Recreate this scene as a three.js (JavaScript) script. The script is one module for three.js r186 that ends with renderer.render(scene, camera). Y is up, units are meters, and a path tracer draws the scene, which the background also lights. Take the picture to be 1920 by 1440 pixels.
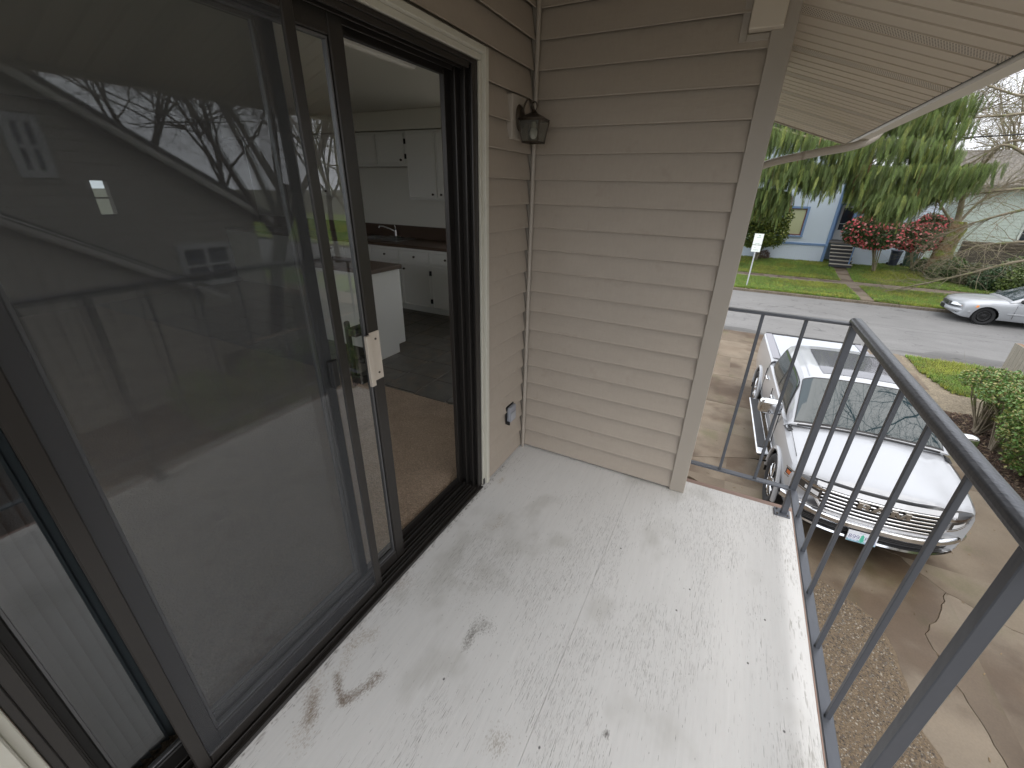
import * as THREE from 'three';
import { mergeGeometries, mergeVertices, toCreasedNormals } from 'three/addons/utils/BufferGeometryUtils.js';
import { Brush, Evaluator, SUBTRACTION } from 'three-bvh-csg';
import { FontLoader } from 'three/addons/loaders/FontLoader.js';
import { TextGeometry } from 'three/addons/geometries/TextGeometry.js';

// ---------------------------------------------------------------- camera, sky, sun, exposure
const scene = new THREE.Scene();
const EYE = new THREE.Vector3(1.041, 1.575, 2.206);
const FWD = new THREE.Vector3(-0.408, -0.4235, -0.809).normalize();
const RIGHT = new THREE.Vector3(0.888, 0.0210, -0.459).normalize();
const UP = new THREE.Vector3().crossVectors(RIGHT, FWD).normalize();
RIGHT.crossVectors(FWD, UP);
const FOCAL = 785.5;
const camera = new THREE.PerspectiveCamera(2 * Math.atan(720 / FOCAL) * 180 / Math.PI, 4 / 3, 0.05, 600);
camera.position.copy(EYE); camera.up.copy(UP); camera.lookAt(EYE.clone().add(FWD)); camera.updateMatrixWorld();
scene.add(camera);

// overcast sky: pale grey-blue cloud deck, a little brighter overhead
{
  const w = 512, h = 256, d = new Float32Array(w * h * 4);
  const cl = (u, v) => { let s = 0, a = 0.5, f = 3; for (let o = 0; o < 5; o++) { s += a * Math.sin(u * f * 6.2832 + Math.sin(v * f * 5 + o * 1.7) * 1.3 + o) * Math.cos(v * f * 4.1 + o * 2.3); a *= 0.55; f = Math.round(f * 1.9); } return s; };
  for (let j = 0; j < h; j++) for (let i = 0; i < w; i++) {
    const el = (j + 0.5) / h * Math.PI - Math.PI / 2, s = Math.max(0, Math.sin(el));
    const c = 1 + 0.12 * cl(i / w, j / h) * Math.min(1, s * 4), b = (0.80 + 0.26 * s) * c, k = (j * w + i) * 4;
    d[k] = b * 0.955; d[k + 1] = b * 0.985; d[k + 2] = b * 1.05; d[k + 3] = 1;
  }
  const t = new THREE.DataTexture(d, w, h, THREE.RGBAFormat, THREE.FloatType);
  t.mapping = THREE.EquirectangularReflectionMapping; t.magFilter = t.minFilter = THREE.LinearFilter; t.wrapS = THREE.RepeatWrapping; t.needsUpdate = true;
  scene.background = t; scene.environment = t;
}
const sun = new THREE.DirectionalLight(0xfff3e2, 0.7);
sun.position.set(16, 30, 4); sun.target.position.set(2, -2, -6); scene.add(sun, sun.target);
sun.castShadow = true; sun.shadow.radius = 110; sun.shadow.mapSize.set(2048, 2048);
Object.assign(sun.shadow.camera, { left: -45, right: 45, top: 45, bottom: -45, near: 1, far: 120 });
const renderer = new THREE.WebGLRenderer({ antialias: true });
renderer.setSize(1024, 768); renderer.shadowMap.enabled = true;
renderer.toneMapping = THREE.LinearToneMapping; renderer.toneMappingExposure = 2.3;

// ---------------------------------------------------------------- helpers
function mulberry(a) { return () => { a |= 0; a = a + 0x6D2B79F5 | 0; let t = Math.imul(a ^ a >>> 15, 1 | a); t = t + Math.imul(t ^ t >>> 7, 61 | t) ^ t; return ((t ^ t >>> 14) >>> 0) / 4294967296; }; }
const rnd = mulberry(20240611), R = (a, b) => a + (b - a) * rnd();
const V = (x, y, z) => new THREE.Vector3(x, y, z);
// pixel of the photograph (1920 x 1440) -> the point where its ray meets the plane axis = value (0 x, 1 y, 2 z)
function at(px, py, axis, value) {
  const d = FWD.clone().addScaledVector(RIGHT, (px - 960) / FOCAL).addScaledVector(UP, -(py - 720) / FOCAL);
  const t = (value - EYE.getComponent(axis)) / d.getComponent(axis);
  return EYE.clone().addScaledVector(d, t);
}
// value noise
const NT = new Float32Array(65536); { const r = mulberry(7); for (let i = 0; i < 65536; i++) NT[i] = r(); }
function vn(x, y) { const xi = Math.floor(x), yi = Math.floor(y), fx = x - xi, fy = y - yi, u = fx * fx * (3 - 2 * fx), v = fy * fy * (3 - 2 * fy); const g = (a, b) => NT[((a & 255) << 8) | (b & 255)]; const p = g(xi, yi), q = g(xi + 1, yi), r = g(xi, yi + 1), s = g(xi + 1, yi + 1); return p + (q - p) * u + (r - p) * v + (p - q - r + s) * u * v; }
function fbm(x, y, o = 4) { let s = 0, a = 0.5, n = 0; for (let i = 0; i < o; i++) { s += a * vn(x, y); n += a; x = x * 2.03 + 17.1; y = y * 2.03 + 5.3; a *= 0.5; } return s / n; }
const sm = (a, b, x) => { const t = Math.min(1, Math.max(0, (x - a) / (b - a))); return t * t * (3 - 2 * t); };
const toS = (c) => c <= 0.0031308 ? c * 12.92 : 1.055 * Math.pow(c, 1 / 2.4) - 0.055;
// colour texture from a function giving linear rgb; grey texture from a function giving 0..1
function ctex(w, h, fn, rep = true) {
  const d = new Uint8Array(w * h * 4);
  for (let j = 0; j < h; j++) for (let i = 0; i < w; i++) { const c = fn((i + 0.5) / w, (j + 0.5) / h), k = (j * w + i) * 4; for (let q = 0; q < 3; q++) d[k + q] = Math.max(0, Math.min(255, toS(Math.max(0, c[q])) * 255)); d[k + 3] = 255; }
  const t = new THREE.DataTexture(d, w, h, THREE.RGBAFormat); t.colorSpace = THREE.SRGBColorSpace; t.magFilter = t.minFilter = THREE.LinearFilter; if (rep) t.wrapS = t.wrapT = THREE.RepeatWrapping; t.needsUpdate = true; return t;
}
function gtex(w, h, fn, rep = true) {
  const d = new Uint8Array(w * h * 4);
  for (let j = 0; j < h; j++) for (let i = 0; i < w; i++) { const v = Math.max(0, Math.min(255, fn((i + 0.5) / w, (j + 0.5) / h) * 255)), k = (j * w + i) * 4; d[k] = d[k + 1] = d[k + 2] = v; d[k + 3] = 255; }
  const t = new THREE.DataTexture(d, w, h, THREE.RGBAFormat); t.magFilter = t.minFilter = THREE.LinearFilter; if (rep) t.wrapS = t.wrapT = THREE.RepeatWrapping; t.needsUpdate = true; return t;
}
const rgb = (r, g, b) => new THREE.Color().setRGB(r, g, b);
const std = (r, g, b, rough = 0.7, extra = {}) => new THREE.MeshStandardMaterial({ color: rgb(r, g, b), roughness: rough, side: THREE.DoubleSide, ...extra });
const phy = (r, g, b, rough, extra = {}) => new THREE.MeshPhysicalMaterial({ color: rgb(r, g, b), roughness: rough, side: THREE.DoubleSide, ...extra });
const taken = new Map();
function numbered(n) { const k = taken.get(n) ?? 0; taken.set(n, k + 1); return k ? `${n}_${String(k).padStart(3, '0')}` : n; }
function thing(name, label, category, pos = [0, 0, 0], group) {
  const o = new THREE.Group(); o.name = numbered(name); o.position.set(...pos); o.userData = { label, category };
  if (group) o.userData.group = group; scene.add(o); return o;
}
function struct(name, geo, mat, label) { const o = geo ? new THREE.Mesh(geo, mat) : new THREE.Group(); o.name = numbered(name); o.userData = { kind: 'structure', label, category: undefined }; delete o.userData.category; if (!label) delete o.userData.label; scene.add(o); return o; }
function part(name, geo, mat, parent, pos, rot) { const o = new THREE.Mesh(geo, mat); o.name = name; parent.add(o); if (pos) o.position.set(...pos); if (rot) o.rotation.set(...rot); return o; }
function tagm(o, label, category, group) { o.userData.label = label; o.userData.category = category; if (group) o.userData.group = group; return o; }
const merge = (a) => mergeGeometries(a.map((g) => { const q = g.index ? g.toNonIndexed() : g; for (const k of Object.keys(q.attributes)) if (!['position', 'normal', 'uv', 'color'].includes(k)) q.deleteAttribute(k); return q; }));
// uv in metres by the dominant face direction
function muv(g, s = 1, ox = 0, oy = 0) {
  if (g.index) g = g.toNonIndexed(); g.deleteAttribute('uv');
  const p = g.attributes.position, u = new Float32Array(p.count * 2), a = V(), b = V(), c = V(), n = V();
  for (let i = 0; i < p.count; i += 3) {
    a.fromBufferAttribute(p, i); b.fromBufferAttribute(p, i + 1); c.fromBufferAttribute(p, i + 2);
    n.subVectors(b, a).cross(c.clone().sub(a)); const ax = Math.abs(n.x), ay = Math.abs(n.y), az = Math.abs(n.z);
    [a, b, c].forEach((v, k) => { const q = ax > ay && ax > az ? [v.z, v.y] : ay > az ? [v.x, v.z] : [v.x, v.y]; u[(i + k) * 2] = q[0] * s + ox; u[(i + k) * 2 + 1] = q[1] * s + oy; });
  }
  g.setAttribute('uv', new THREE.BufferAttribute(u, 2)); return g;
}
// box with chamfered edges, centred; spans given as [x0,x1],[y0,y1],[z0,z1]
function cbox(x0, x1, y0, y1, z0, z1, b = 0.002, uvs = 1, ox = 0, oy = 0) {
  b = Math.min(b, (x1 - x0) * 0.4, (y1 - y0) * 0.4, (z1 - z0) * 0.4);
  const pts = [], idx = []; const X = [x0, x1], Y = [y0, y1], Z = [z0, z1], id = {};
  for (let i = 0; i < 2; i++) for (let j = 0; j < 2; j++) for (let k = 0; k < 2; k++) {
    const sx = i ? -b : b, sy = j ? -b : b, sz = k ? -b : b, q = `${i}${j}${k}`;
    id[q + 'x'] = pts.push([X[i], Y[j] + sy, Z[k] + sz]) - 1; id[q + 'y'] = pts.push([X[i] + sx, Y[j], Z[k] + sz]) - 1; id[q + 'z'] = pts.push([X[i] + sx, Y[j] + sy, Z[k]]) - 1;
  }
  const cx = (x0 + x1) / 2, cy = (y0 + y1) / 2, cz = (z0 + z1) / 2;
  const tri = (a, b2, c) => { const A = pts[a], B = pts[b2], C = pts[c]; const n = [(B[1] - A[1]) * (C[2] - A[2]) - (B[2] - A[2]) * (C[1] - A[1]), (B[2] - A[2]) * (C[0] - A[0]) - (B[0] - A[0]) * (C[2] - A[2]), (B[0] - A[0]) * (C[1] - A[1]) - (B[1] - A[1]) * (C[0] - A[0])]; const m = n[0] * (A[0] + B[0] + C[0] - 3 * cx) + n[1] * (A[1] + B[1] + C[1] - 3 * cy) + n[2] * (A[2] + B[2] + C[2] - 3 * cz); m >= 0 ? idx.push(a, b2, c) : idx.push(a, c, b2); };
  const quad = (a, b2, c, d) => { tri(a, b2, c); tri(a, c, d); };
  for (let s = 0; s < 2; s++) {
    quad(id[`${s}00x`], id[`${s}10x`], id[`${s}11x`], id[`${s}01x`]); quad(id[`0${s}0y`], id[`1${s}0y`], id[`1${s}1y`], id[`0${s}1y`]); quad(id[`00${s}z`], id[`10${s}z`], id[`11${s}z`], id[`01${s}z`]);
  }
  for (let s = 0; s < 2; s++) for (let t = 0; t < 2; t++) {
    quad(id[`${s}${t}0x`], id[`${s}${t}1x`], id[`${s}${t}1y`], id[`${s}${t}0y`]); quad(id[`${s}0${t}x`], id[`${s}1${t}x`], id[`${s}1${t}z`], id[`${s}0${t}z`]); quad(id[`0${s}${t}y`], id[`1${s}${t}y`], id[`1${s}${t}z`], id[`0${s}${t}z`]);
  }
  for (let i = 0; i < 2; i++) for (let j = 0; j < 2; j++) for (let k = 0; k < 2; k++) tri(id[`${i}${j}${k}x`], id[`${i}${j}${k}y`], id[`${i}${j}${k}z`]);
  const pos = new Float32Array(idx.length * 3); idx.forEach((q, i) => pos.set(pts[q], i * 3));
  const g = new THREE.BufferGeometry(); g.setAttribute('position', new THREE.BufferAttribute(pos, 3)); g.computeVertexNormals(); return muv(g, uvs, ox, oy);
}
function tubePath(pts, radius, sides = 6, caps = true) {   // swept tube, radius number or array
  const P = pts.map((p) => Array.isArray(p) ? V(...p) : p), n = P.length, pos = [], idx = [], uv = [];
  let ref = V(0.31, 0.87, 0.41).normalize(), len = 0;
  for (let i = 0; i < n; i++) {
    const t = P[Math.min(n - 1, i + 1)].clone().sub(P[Math.max(0, i - 1)]).normalize(); if (i) len += P[i].distanceTo(P[i - 1]);
    const a = ref.clone().addScaledVector(t, -ref.dot(t)).normalize(); if (a.lengthSq() < 0.5) a.set(1, 0, 0); const b = t.clone().cross(a); const r = Array.isArray(radius) ? radius[i] : radius;
    for (let k = 0; k < sides; k++) { const f = k / sides * Math.PI * 2, q = P[i].clone().addScaledVector(a, Math.cos(f) * r).addScaledVector(b, Math.sin(f) * r); pos.push(q.x, q.y, q.z); uv.push(k / sides, len); }
    ref = a;
  }
  for (let i = 0; i < n - 1; i++) for (let k = 0; k < sides; k++) { const a = i * sides + k, b = i * sides + (k + 1) % sides, c = a + sides, d = b + sides; idx.push(a, b, c, b, d, c); }
  if (caps) for (let k = 1; k < sides - 1; k++) { idx.push(0, k + 1, k); const o = (n - 1) * sides; idx.push(o, o + k, o + k + 1); }
  const g = new THREE.BufferGeometry(); g.setAttribute('position', new THREE.Float32BufferAttribute(pos, 3)); g.setAttribute('uv', new THREE.Float32BufferAttribute(uv, 2)); g.setIndex(idx); g.computeVertexNormals(); return g;
}
function extr(shapePts, depth, holes = [], bevel = 0) {   // extrude an outline in xy along +z
  const s = new THREE.Shape(shapePts.map((p) => new THREE.Vector2(p[0], p[1])));
  for (const h of holes) s.holes.push(new THREE.Path(h.map((p) => new THREE.Vector2(p[0], p[1]))));
  return new THREE.ExtrudeGeometry(s, { depth, bevelEnabled: bevel > 0, bevelThickness: bevel, bevelSize: bevel, bevelSegments: 2, curveSegments: 8 });
}
function flatPoly(pts, y, uvs = 1) {   // horizontal polygon, pts [x,z]
  const s = new THREE.ShapeGeometry(new THREE.Shape(pts.map((p) => new THREE.Vector2(p[0], -p[1])))); s.rotateX(-Math.PI / 2); s.translate(0, y, 0); return muv(s, uvs);
}
function slabPoly(pts, y, h, bev = 0.01) { const g = extr(pts.map((p) => [p[0], -p[1]]), h - bev, [], bev); g.rotateX(-Math.PI / 2); g.translate(0, y - h, 0); return muv(g); }
function quadGeo(a, b, c, d) { const g = new THREE.BufferGeometry(); const p = [a, b, c, a, c, d].flatMap((v) => v.toArray ? v.toArray() : v); g.setAttribute('position', new THREE.Float32BufferAttribute(p, 3)); g.setAttribute('uv', new THREE.Float32BufferAttribute([0, 0, 1, 0, 1, 1, 0, 0, 1, 1, 0, 1], 2)); g.computeVertexNormals(); return g; }
const m4 = (p, e = [0, 0, 0], s = [1, 1, 1]) => new THREE.Matrix4().compose(V(...p), new THREE.Quaternion().setFromEuler(new THREE.Euler(...e)), V(...s));
const GROUND = -2.85;
// ---------------------------------------------------------------- materials of the flat
const smooth1 = gtex(256, 256, (u, v) => 0.5 + 0.5 * (fbm(u * 40, v * 40, 3) - 0.5) + 0.12 * (vn(u * 256, v * 256) - 0.5));
const sidingTone = (k) => { const t = ctex(256, 128, (u, v) => { const n = 1 + 0.07 * (fbm(u * 9 + k * 31, v * 9 + k * 7, 4) - 0.5) + 0.04 * (vn(u * 200, v * 14 + k) - 0.5); const d = sm(0.70, 0.86, fbm(u * 14 + k * 13, v * 5 + 3 * k, 5)) * 0.08; return [0.400 * n - d * 0.3, 0.346 * n - d * 0.32, 0.287 * n - d * 0.3]; }); return t; };
const M = {
  siding: [0, 1, 2].map((k) => std(1, 1, 1, 0.55, { map: sidingTone(k), bumpMap: smooth1, bumpScale: 0.0008 })),
  cornerTrim: std(0.375, 0.335, 0.285, 0.5, { bumpMap: smooth1, bumpScale: 0.0006 }),
  cream: std(0.55, 0.53, 0.455, 0.5, { bumpMap: smooth1, bumpScale: 0.0004 }),
  bronze: std(0.036, 0.032, 0.029, 0.34, { metalness: 0.35 }),
  bronzeDark: std(0.016, 0.015, 0.014, 0.45, { metalness: 0.2 }),
  black: std(0.012, 0.012, 0.013, 0.5),
  rubber: std(0.02, 0.02, 0.021, 0.8),
  alu: std(0.16, 0.16, 0.165, 0.4, { metalness: 0.7 }),
  glass: phy(0.84, 0.87, 0.86, 0, { transmission: 1, thickness: 0, ior: 1.95 }),
  screen: std(0.085, 0.088, 0.095, 0.85, { transparent: true, opacity: 0.40 }),
  rail: std(0.100, 0.108, 0.125, 0.40, { metalness: 0.25, bumpMap: gtex(256, 256, (u, v) => fbm(u * 24, v * 24, 4)), bumpScale: 0.0012 }),
  soffit: std(0.60, 0.535, 0.44, 0.55),
  wallCore: std(0.32, 0.28, 0.24, 0.8),
  inWall: std(0.74, 0.73, 0.66, 0.8, { bumpMap: smooth1, bumpScale: 0.002 }),
  cabinet: std(0.76, 0.76, 0.72, 0.45, { bumpMap: smooth1, bumpScale: 0.0005 }),
  counter: std(0.10, 0.066, 0.047, 0.4),
  chrome: std(0.75, 0.75, 0.76, 0.12, { metalness: 1 }),
  brass: std(0.10, 0.085, 0.07, 0.4, { metalness: 0.7 }),
};
// painted plywood deck: pale grey paint, hairline checks along the grain, worn and muddy marks
const deckTex = (() => {
  const W = 2048, Hh = 2048, c = new Float32Array(W * Hh * 3), b = new Float32Array(W * Hh), r = mulberry(99);
  for (let j = 0; j < Hh; j++) for (let i = 0; i < W; i++) {
    const x = i / W * 1.7, z = j / Hh * 2.6 - 0.15, k = j * W + i;
    const n = 1 + 0.09 * (fbm(x * 3.1, z * 2.2, 4) - 0.5) + 0.07 * (fbm(x * 90, z * 7, 3) - 0.5);
    const d = sm(0.56, 0.78, fbm(x * 5 + 9, z * 4, 5)) * 0.10;
    c[k * 3] = 0.68 * n - d; c[k * 3 + 1] = 0.676 * n - d * 1.02; c[k * 3 + 2] = 0.662 * n - d * 1.1; b[k] = 0.6 + 0.28 * (fbm(x * 150, z * 9, 3) - 0.5) + 0.1 * (fbm(x * 30, z * 30, 2) - 0.5);
  }
  const dab = (x, z, lx, lz, col, a, deep = 0) => {
    const cx = x / 1.7 * W, cy = (z + 0.15) / 2.6 * Hh, rx = Math.max(0.7, lx / 1.7 * W), ry = Math.max(0.7, lz / 2.6 * Hh);
    for (let j = Math.max(0, Math.floor(cy - ry)); j <= Math.min(Hh - 1, cy + ry); j++) for (let i = Math.max(0, Math.floor(cx - rx)); i <= Math.min(W - 1, cx + rx); i++) {
      const q = ((i - cx) / rx) ** 2 + ((j - cy) / ry) ** 2; if (q > 1) continue; const k = j * W + i, w = a * (1 - q * 0.6);
      for (let s = 0; s < 3; s++) c[k * 3 + s] += (col[s] - c[k * 3 + s]) * w; b[k] -= deep * w;
    }
  };
  for (let n = 0; n < 60000; n++) {   // checks in the plywood face, gathered in patches
    const x = r() * 1.62, z = -0.12 + r() * 2.5, den = sm(0.38, 0.66, fbm(x * 4 + 40, z * 3 + 8, 4)); if (r() > 0.04 + den * den) continue;
    dab(x, z, 0.0004 + r() * 0.0005, 0.003 + r() * r() * 0.028, [0.21, 0.20, 0.19], 0.16 + r() * r() * 0.7, 0.6);
  }
  for (let n = 0; n < 500; n++) { const x = r() * 1.6, z = r() * 2.3; dab(x, z, 0.0012 + r() * 0.002, 0.0012 + r() * 0.003, [0.10, 0.09, 0.08], 0.5 * r(), 0.3); }
  const mud = (pts, spread, amount, col) => { for (let n = 0; n < amount; n++) { const k = r() * (pts.length - 1), i = Math.floor(k), f = k - i, p = at(pts[i][0] + (pts[i + 1][0] - pts[i][0]) * f, pts[i][1] + (pts[i + 1][1] - pts[i][1]) * f, 1, 0); const g = () => (r() + r() + r() - 1.5) / 1.5 * spread * 2.1; dab(p.x + g(), p.z + g(), 0.0006 + r() * 0.0018, 0.0012 + r() * 0.005, col, 0.06 + 0.32 * r(), 0.1); } };
  const brown = [0.20, 0.15, 0.11], grey = [0.19, 0.18, 0.16], tan = [0.36, 0.29, 0.22];
  mud([[642, 1315], [655, 1308], [690, 1285], [715, 1262]], 0.016, 1500, brown); mud([[632, 1262], [634, 1290], [642, 1315]], 0.011, 700, brown);
  mud([[640, 1262], [655, 1212], [680, 1190], [708, 1188]], 0.022, 800, tan); mud([[588, 1300], [584, 1330], [578, 1356]], 0.02, 1100, [0.24, 0.18, 0.13]); mud([[600, 1270], [585, 1300]], 0.03, 260, tan); mud([[575, 1360], [560, 1400]], 0.03, 260, tan);
  mud([[872, 1215], [880, 1195], [890, 1180]], 0.013, 620, grey); mud([[890, 1180], [905, 1165], [918, 1185]], 0.024, 620, grey); mud([[928, 1395], [940, 1380], [930, 1410]], 0.03, 420, [0.30, 0.26, 0.21]);
  mud([[770, 1085], [740, 1100]], 0.035, 420, tan); mud([[940, 965], [936, 985], [905, 990]], 0.02, 300, tan); mud([[945, 895], [935, 905]], 0.012, 160, [0.35, 0.27, 0.15]); mud([[860, 1140], [905, 1100], [880, 1060]], 0.05, 500, [0.34, 0.32, 0.29]);
  mud([[1136, 1380], [1138, 1372]], 0.006, 120, [0.12, 0.11, 0.10]); mud([[1010, 1010], [1060, 1060], [1000, 1120]], 0.07, 500, [0.36, 0.34, 0.31]);
  for (const [px, py] of [[1293, 1105], [1434, 1162], [1268, 1144], [1164, 1028], [1402, 1243], [1470, 1371], [832, 1273], [1011, 1401]]) { const p = at(px, py, 1, 0); dab(p.x, p.z, 0.004, 0.005, [0.04, 0.04, 0.04], 0.9, 0.8); }
  for (let n = 0; n < 260; n++) dab(1.545 + r() * 0.05, -0.1 + r() * 2.5, 0.001 + r() * 0.003, 0.003 + r() * 0.02, [0.22, 0.20, 0.17], 0.5 * r(), 0.4);   // chipped edge
  for (let n = 0; n < 420; n++) dab(0.03 + r() * r() * 0.03, 0.3 + r() * 2.1, 0.001 + r() * 0.003, 0.003 + r() * 0.012, [0.16, 0.14, 0.12], 0.6 * r(), 0.3);
  const mk = (f, srgb) => { const d = new Uint8Array(W * Hh * 4); for (let k = 0; k < W * Hh; k++) { const q = f(k); d[k * 4] = q[0]; d[k * 4 + 1] = q[1]; d[k * 4 + 2] = q[2]; d[k * 4 + 3] = 255; } const t = new THREE.DataTexture(d, W, Hh); if (srgb) t.colorSpace = THREE.SRGBColorSpace; t.magFilter = t.minFilter = THREE.LinearFilter; t.wrapS = t.wrapT = THREE.MirroredRepeatWrapping; t.needsUpdate = true; return t; };
  return [mk((k) => [0, 1, 2].map((s) => Math.max(0, Math.min(255, toS(Math.max(0, c[k * 3 + s])) * 255))), true), mk((k) => { const v = Math.max(0, Math.min(255, b[k] * 255)); return [v, v, v]; })];
})();
M.deck = std(1, 1, 1, 0.6, { map: deckTex[0], bumpMap: deckTex[1], bumpScale: 0.0016 });
M.deckTrim = std(0.27, 0.185, 0.15, 0.7, { bumpMap: smooth1, bumpScale: 0.002 });

// ---------------------------------------------------------------- balcony deck
const deck = struct('balcony_floor', null, null, 'white painted plywood balcony floor with muddy marks and a seam');
const deckUV = (g) => { const p = g.attributes.position, u = g.attributes.uv; for (let i = 0; i < p.count; i++) u.setXY(i, p.getX(i) / 1.7, (p.getZ(i) + 0.15) / 2.6); return g; };
part('floor_panel', deckUV(cbox(0.004, 0.7851, -0.03, 0, -0.10, 3.6, 0.0008)), M.deck, deck);
part('floor_panel', deckUV(cbox(0.7860, 1.612, -0.03, -0.0004, -0.10, 3.6, 0.0008)), M.deck, deck);
part('edge_board', cbox(1.06, 1.66, -0.20, -0.012, -0.155, -0.102, 0.004), M.deckTrim, deck);
part('edge_board', cbox(1.614, 1.66, -0.20, -0.012, -0.100, 3.6, 0.004), M.deckTrim, deck);
part('under_panel', cbox(0.0, 1.61, -0.20, -0.034, -0.10, 3.6, 0.004), M.wallCore, deck);

// ---------------------------------------------------------------- lap siding walls
const LAP = 0.1143, Y0 = 0.015;
function boardGeo(len, h = LAP, k = 0) {   // lap board running along x, face towards +z
  const pr = [[0.003, 0.030], [0.0225, 0.024], [0.0225, 0.0012], [0.0262, 0.0], [0.0275, 0.0012], [0.0278, 0.0045], [0.0258, 0.011], [0.0040, h + 0.004], [0.001, h + 0.004]];
  const pos = [], uv = []; const q = (a, b) => { const A = pr[a], B = pr[b]; const P = [[0, A[1], A[0]], [len, A[1], A[0]], [len, B[1], B[0]], [0, B[1], B[0]]]; for (const i of [0, 1, 2, 0, 2, 3]) { pos.push(...P[i]); uv.push(P[i][0] * 0.9 + k, P[i][1] * 3 + k * 0.37); } };
  for (let i = 0; i < pr.length - 1; i++) q(i, i + 1);
  for (const x of [0, len]) for (let i = 1; i < pr.length - 1; i++) for (const j of [0, i, i + 1]) { pos.push(x, pr[j][1], pr[j][0]); uv.push(pr[j][0], pr[j][1]); }
  const g = new THREE.BufferGeometry(); g.setAttribute('position', new THREE.Float32BufferAttribute(pos, 3)); g.setAttribute('uv', new THREE.Float32BufferAttribute(uv, 2)); g.computeVertexNormals(); return g;
}
const FR = { z0: 0.521, z1: 2.235, top: 2.014 };   // outer size of the sliding door frame
const doorWall = thing('siding_wall', 'taupe lap siding wall holding the sliding glass door', 'wall');
const endWall = thing('siding_wall', 'taupe lap siding wall ending in a wide corner board beside the railing', 'wall');
for (let i = 0; i < 23; i++) {
  const y = Y0 + i * LAP, hh = i === 22 ? LAP : LAP, mt = M.siding[i % 3];
  part('siding_board', boardGeo(0.985 - 0.036, hh, i * 0.31), mt, endWall, [0.036, y, 0]);
  // on the door wall the boards run along z and face +x
  const strip = (za, zb) => part('siding_board', boardGeo(zb - za, hh, i * 0.17 + za), M.siding[(i + 1) % 3], doorWall, [0, y, zb], [0, Math.PI / 2, 0]);
  if (y + LAP * 0.55 < FR.top + 0.05) { strip(0.038, FR.z0 - 0.049); strip(FR.z1 + 0.049, 3.6); } else strip(0.038, 3.6);
}
part('starter_strip', cbox(0.028, 0.985, 0.001, 0.016, 0, 0.010, 0.001), M.siding[1], endWall);
part('starter_strip', cbox(0, 0.010, 0.001, 0.016, 0.026, FR.z0 - 0.049, 0.001), M.siding[1], doorWall);
part('corner_board', cbox(0.985, 1.066, 0.001, 2.62, -0.10, 0.032, 0.003), M.cornerTrim, endWall);
part('wall_core', cbox(0.0, 0.984, 0.001, 2.75, -0.11, -0.001, 0.001), M.wallCore, endWall);
part('return_wall', cbox(0.95, 1.055, -2.83, 2.30, -1.2, -0.112, 0.001), M.siding[0], endWall);
part('lower_wall', cbox(0.0, 1.055, -2.83, -0.21, -0.11, -0.02, 0.001), M.siding[1], endWall);
part('closet_back', cbox(-0.002, 0.948, -2.83, 2.45, -1.2, -1.1, 0.001), M.siding[0], endWall);
part('corner_channel', merge([cbox(0.002, 0.035, 0.001, 2.7, 0.002, 0.008, 0.001), cbox(0.022, 0.034, 0.001, 2.7, 0.008, 0.031, 0.002), cbox(0.002, 0.008, 0.001, 2.7, 0.008, 0.027, 0.001), cbox(0.008, 0.0195, 0.001, 2.7, 0.008, 0.026, 0.003), new THREE.CylinderGeometry(0.0105, 0.0105, 2.7, 14, 1, false).translate(0.0395, 1.351, 0.0400)]), M.cornerTrim, endWall);
part('wall_core', merge([cbox(-0.125, -0.002, 0.001, 2.75, -0.11, FR.z0 - 0.004, 0.001), cbox(-0.125, -0.002, 0.001, 2.75, FR.z1 + 0.004, 3.6, 0.001), cbox(-0.125, -0.002, FR.top + 0.004, 2.75, FR.z0 - 0.004, FR.z1 + 0.004, 0.001)]), M.wallCore, doorWall);
part('lower_wall', cbox(-0.125, -0.002, -2.83, -0.21, -0.11, 3.6, 0.001), M.siding[1], doorWall);
part('far_wall', merge([cbox(-0.125, -0.004, -2.83, 0.6, -2.96, -1.202, 0.001), cbox(-0.125, -0.004, 0.6, 2.36, -2.96, -2.80, 0.001), cbox(-0.125, -0.004, 0.6, 2.36, -1.24, -1.202, 0.001), cbox(-0.125, -0.004, 2.36, 2.58, -2.96, -1.202, 0.001)]), M.siding[1], doorWall);  // opening in this unseen wall added to let more daylight into the kitchen
// boxed beam end standing out of the end wall, with its channel trim
const beam = thing('beam_end', 'pale boxed beam end under the roof against the corner board', 'beam end');
part('box_cover', cbox(0.908, 1.022, 2.125, 2.45, 0.004, 0.070, 0.003), M.soffit, beam);
part('channel_trim', merge([cbox(0.878, 0.905, 2.100, 2.45, 0.002, 0.026, 0.002), cbox(0.905, 0.982, 2.098, 2.121, 0.002, 0.026, 0.002)]), M.cornerTrim, beam);

// ---------------------------------------------------------------- sliding door: frame, three panels
const frame = thing('sliding_door_frame', 'dark bronze sliding door frame with cream outer casing and grooved sill track', 'door frame');
const cs = 0.046, cz = [FR.z0 - cs, FR.z1 + cs];
part('casing', merge([cbox(0.0, 0.036, 0.004, FR.top + cs, cz[0], FR.z0 - 0.018, 0.003), cbox(0.0, 0.020, 0.004, FR.top, FR.z0 - 0.018, FR.z0, 0.002)]), M.cream, frame);
part('casing', merge([cbox(0.0, 0.036, 0.004, FR.top + cs, FR.z1 + 0.018, cz[1], 0.003), cbox(0.0, 0.020, 0.004, FR.top, FR.z1, FR.z1 + 0.018, 0.002)]), M.cream, frame);
part('casing', merge([cbox(0.0, 0.036, FR.top + 0.022, FR.top + cs, FR.z0 - 0.018, FR.z1 + 0.018, 0.003), cbox(0.0, 0.020, FR.top + 0.0015, FR.top + 0.022, FR.z0 - 0.0175, FR.z1 + 0.0175, 0.002)]), M.cream, frame);
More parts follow.
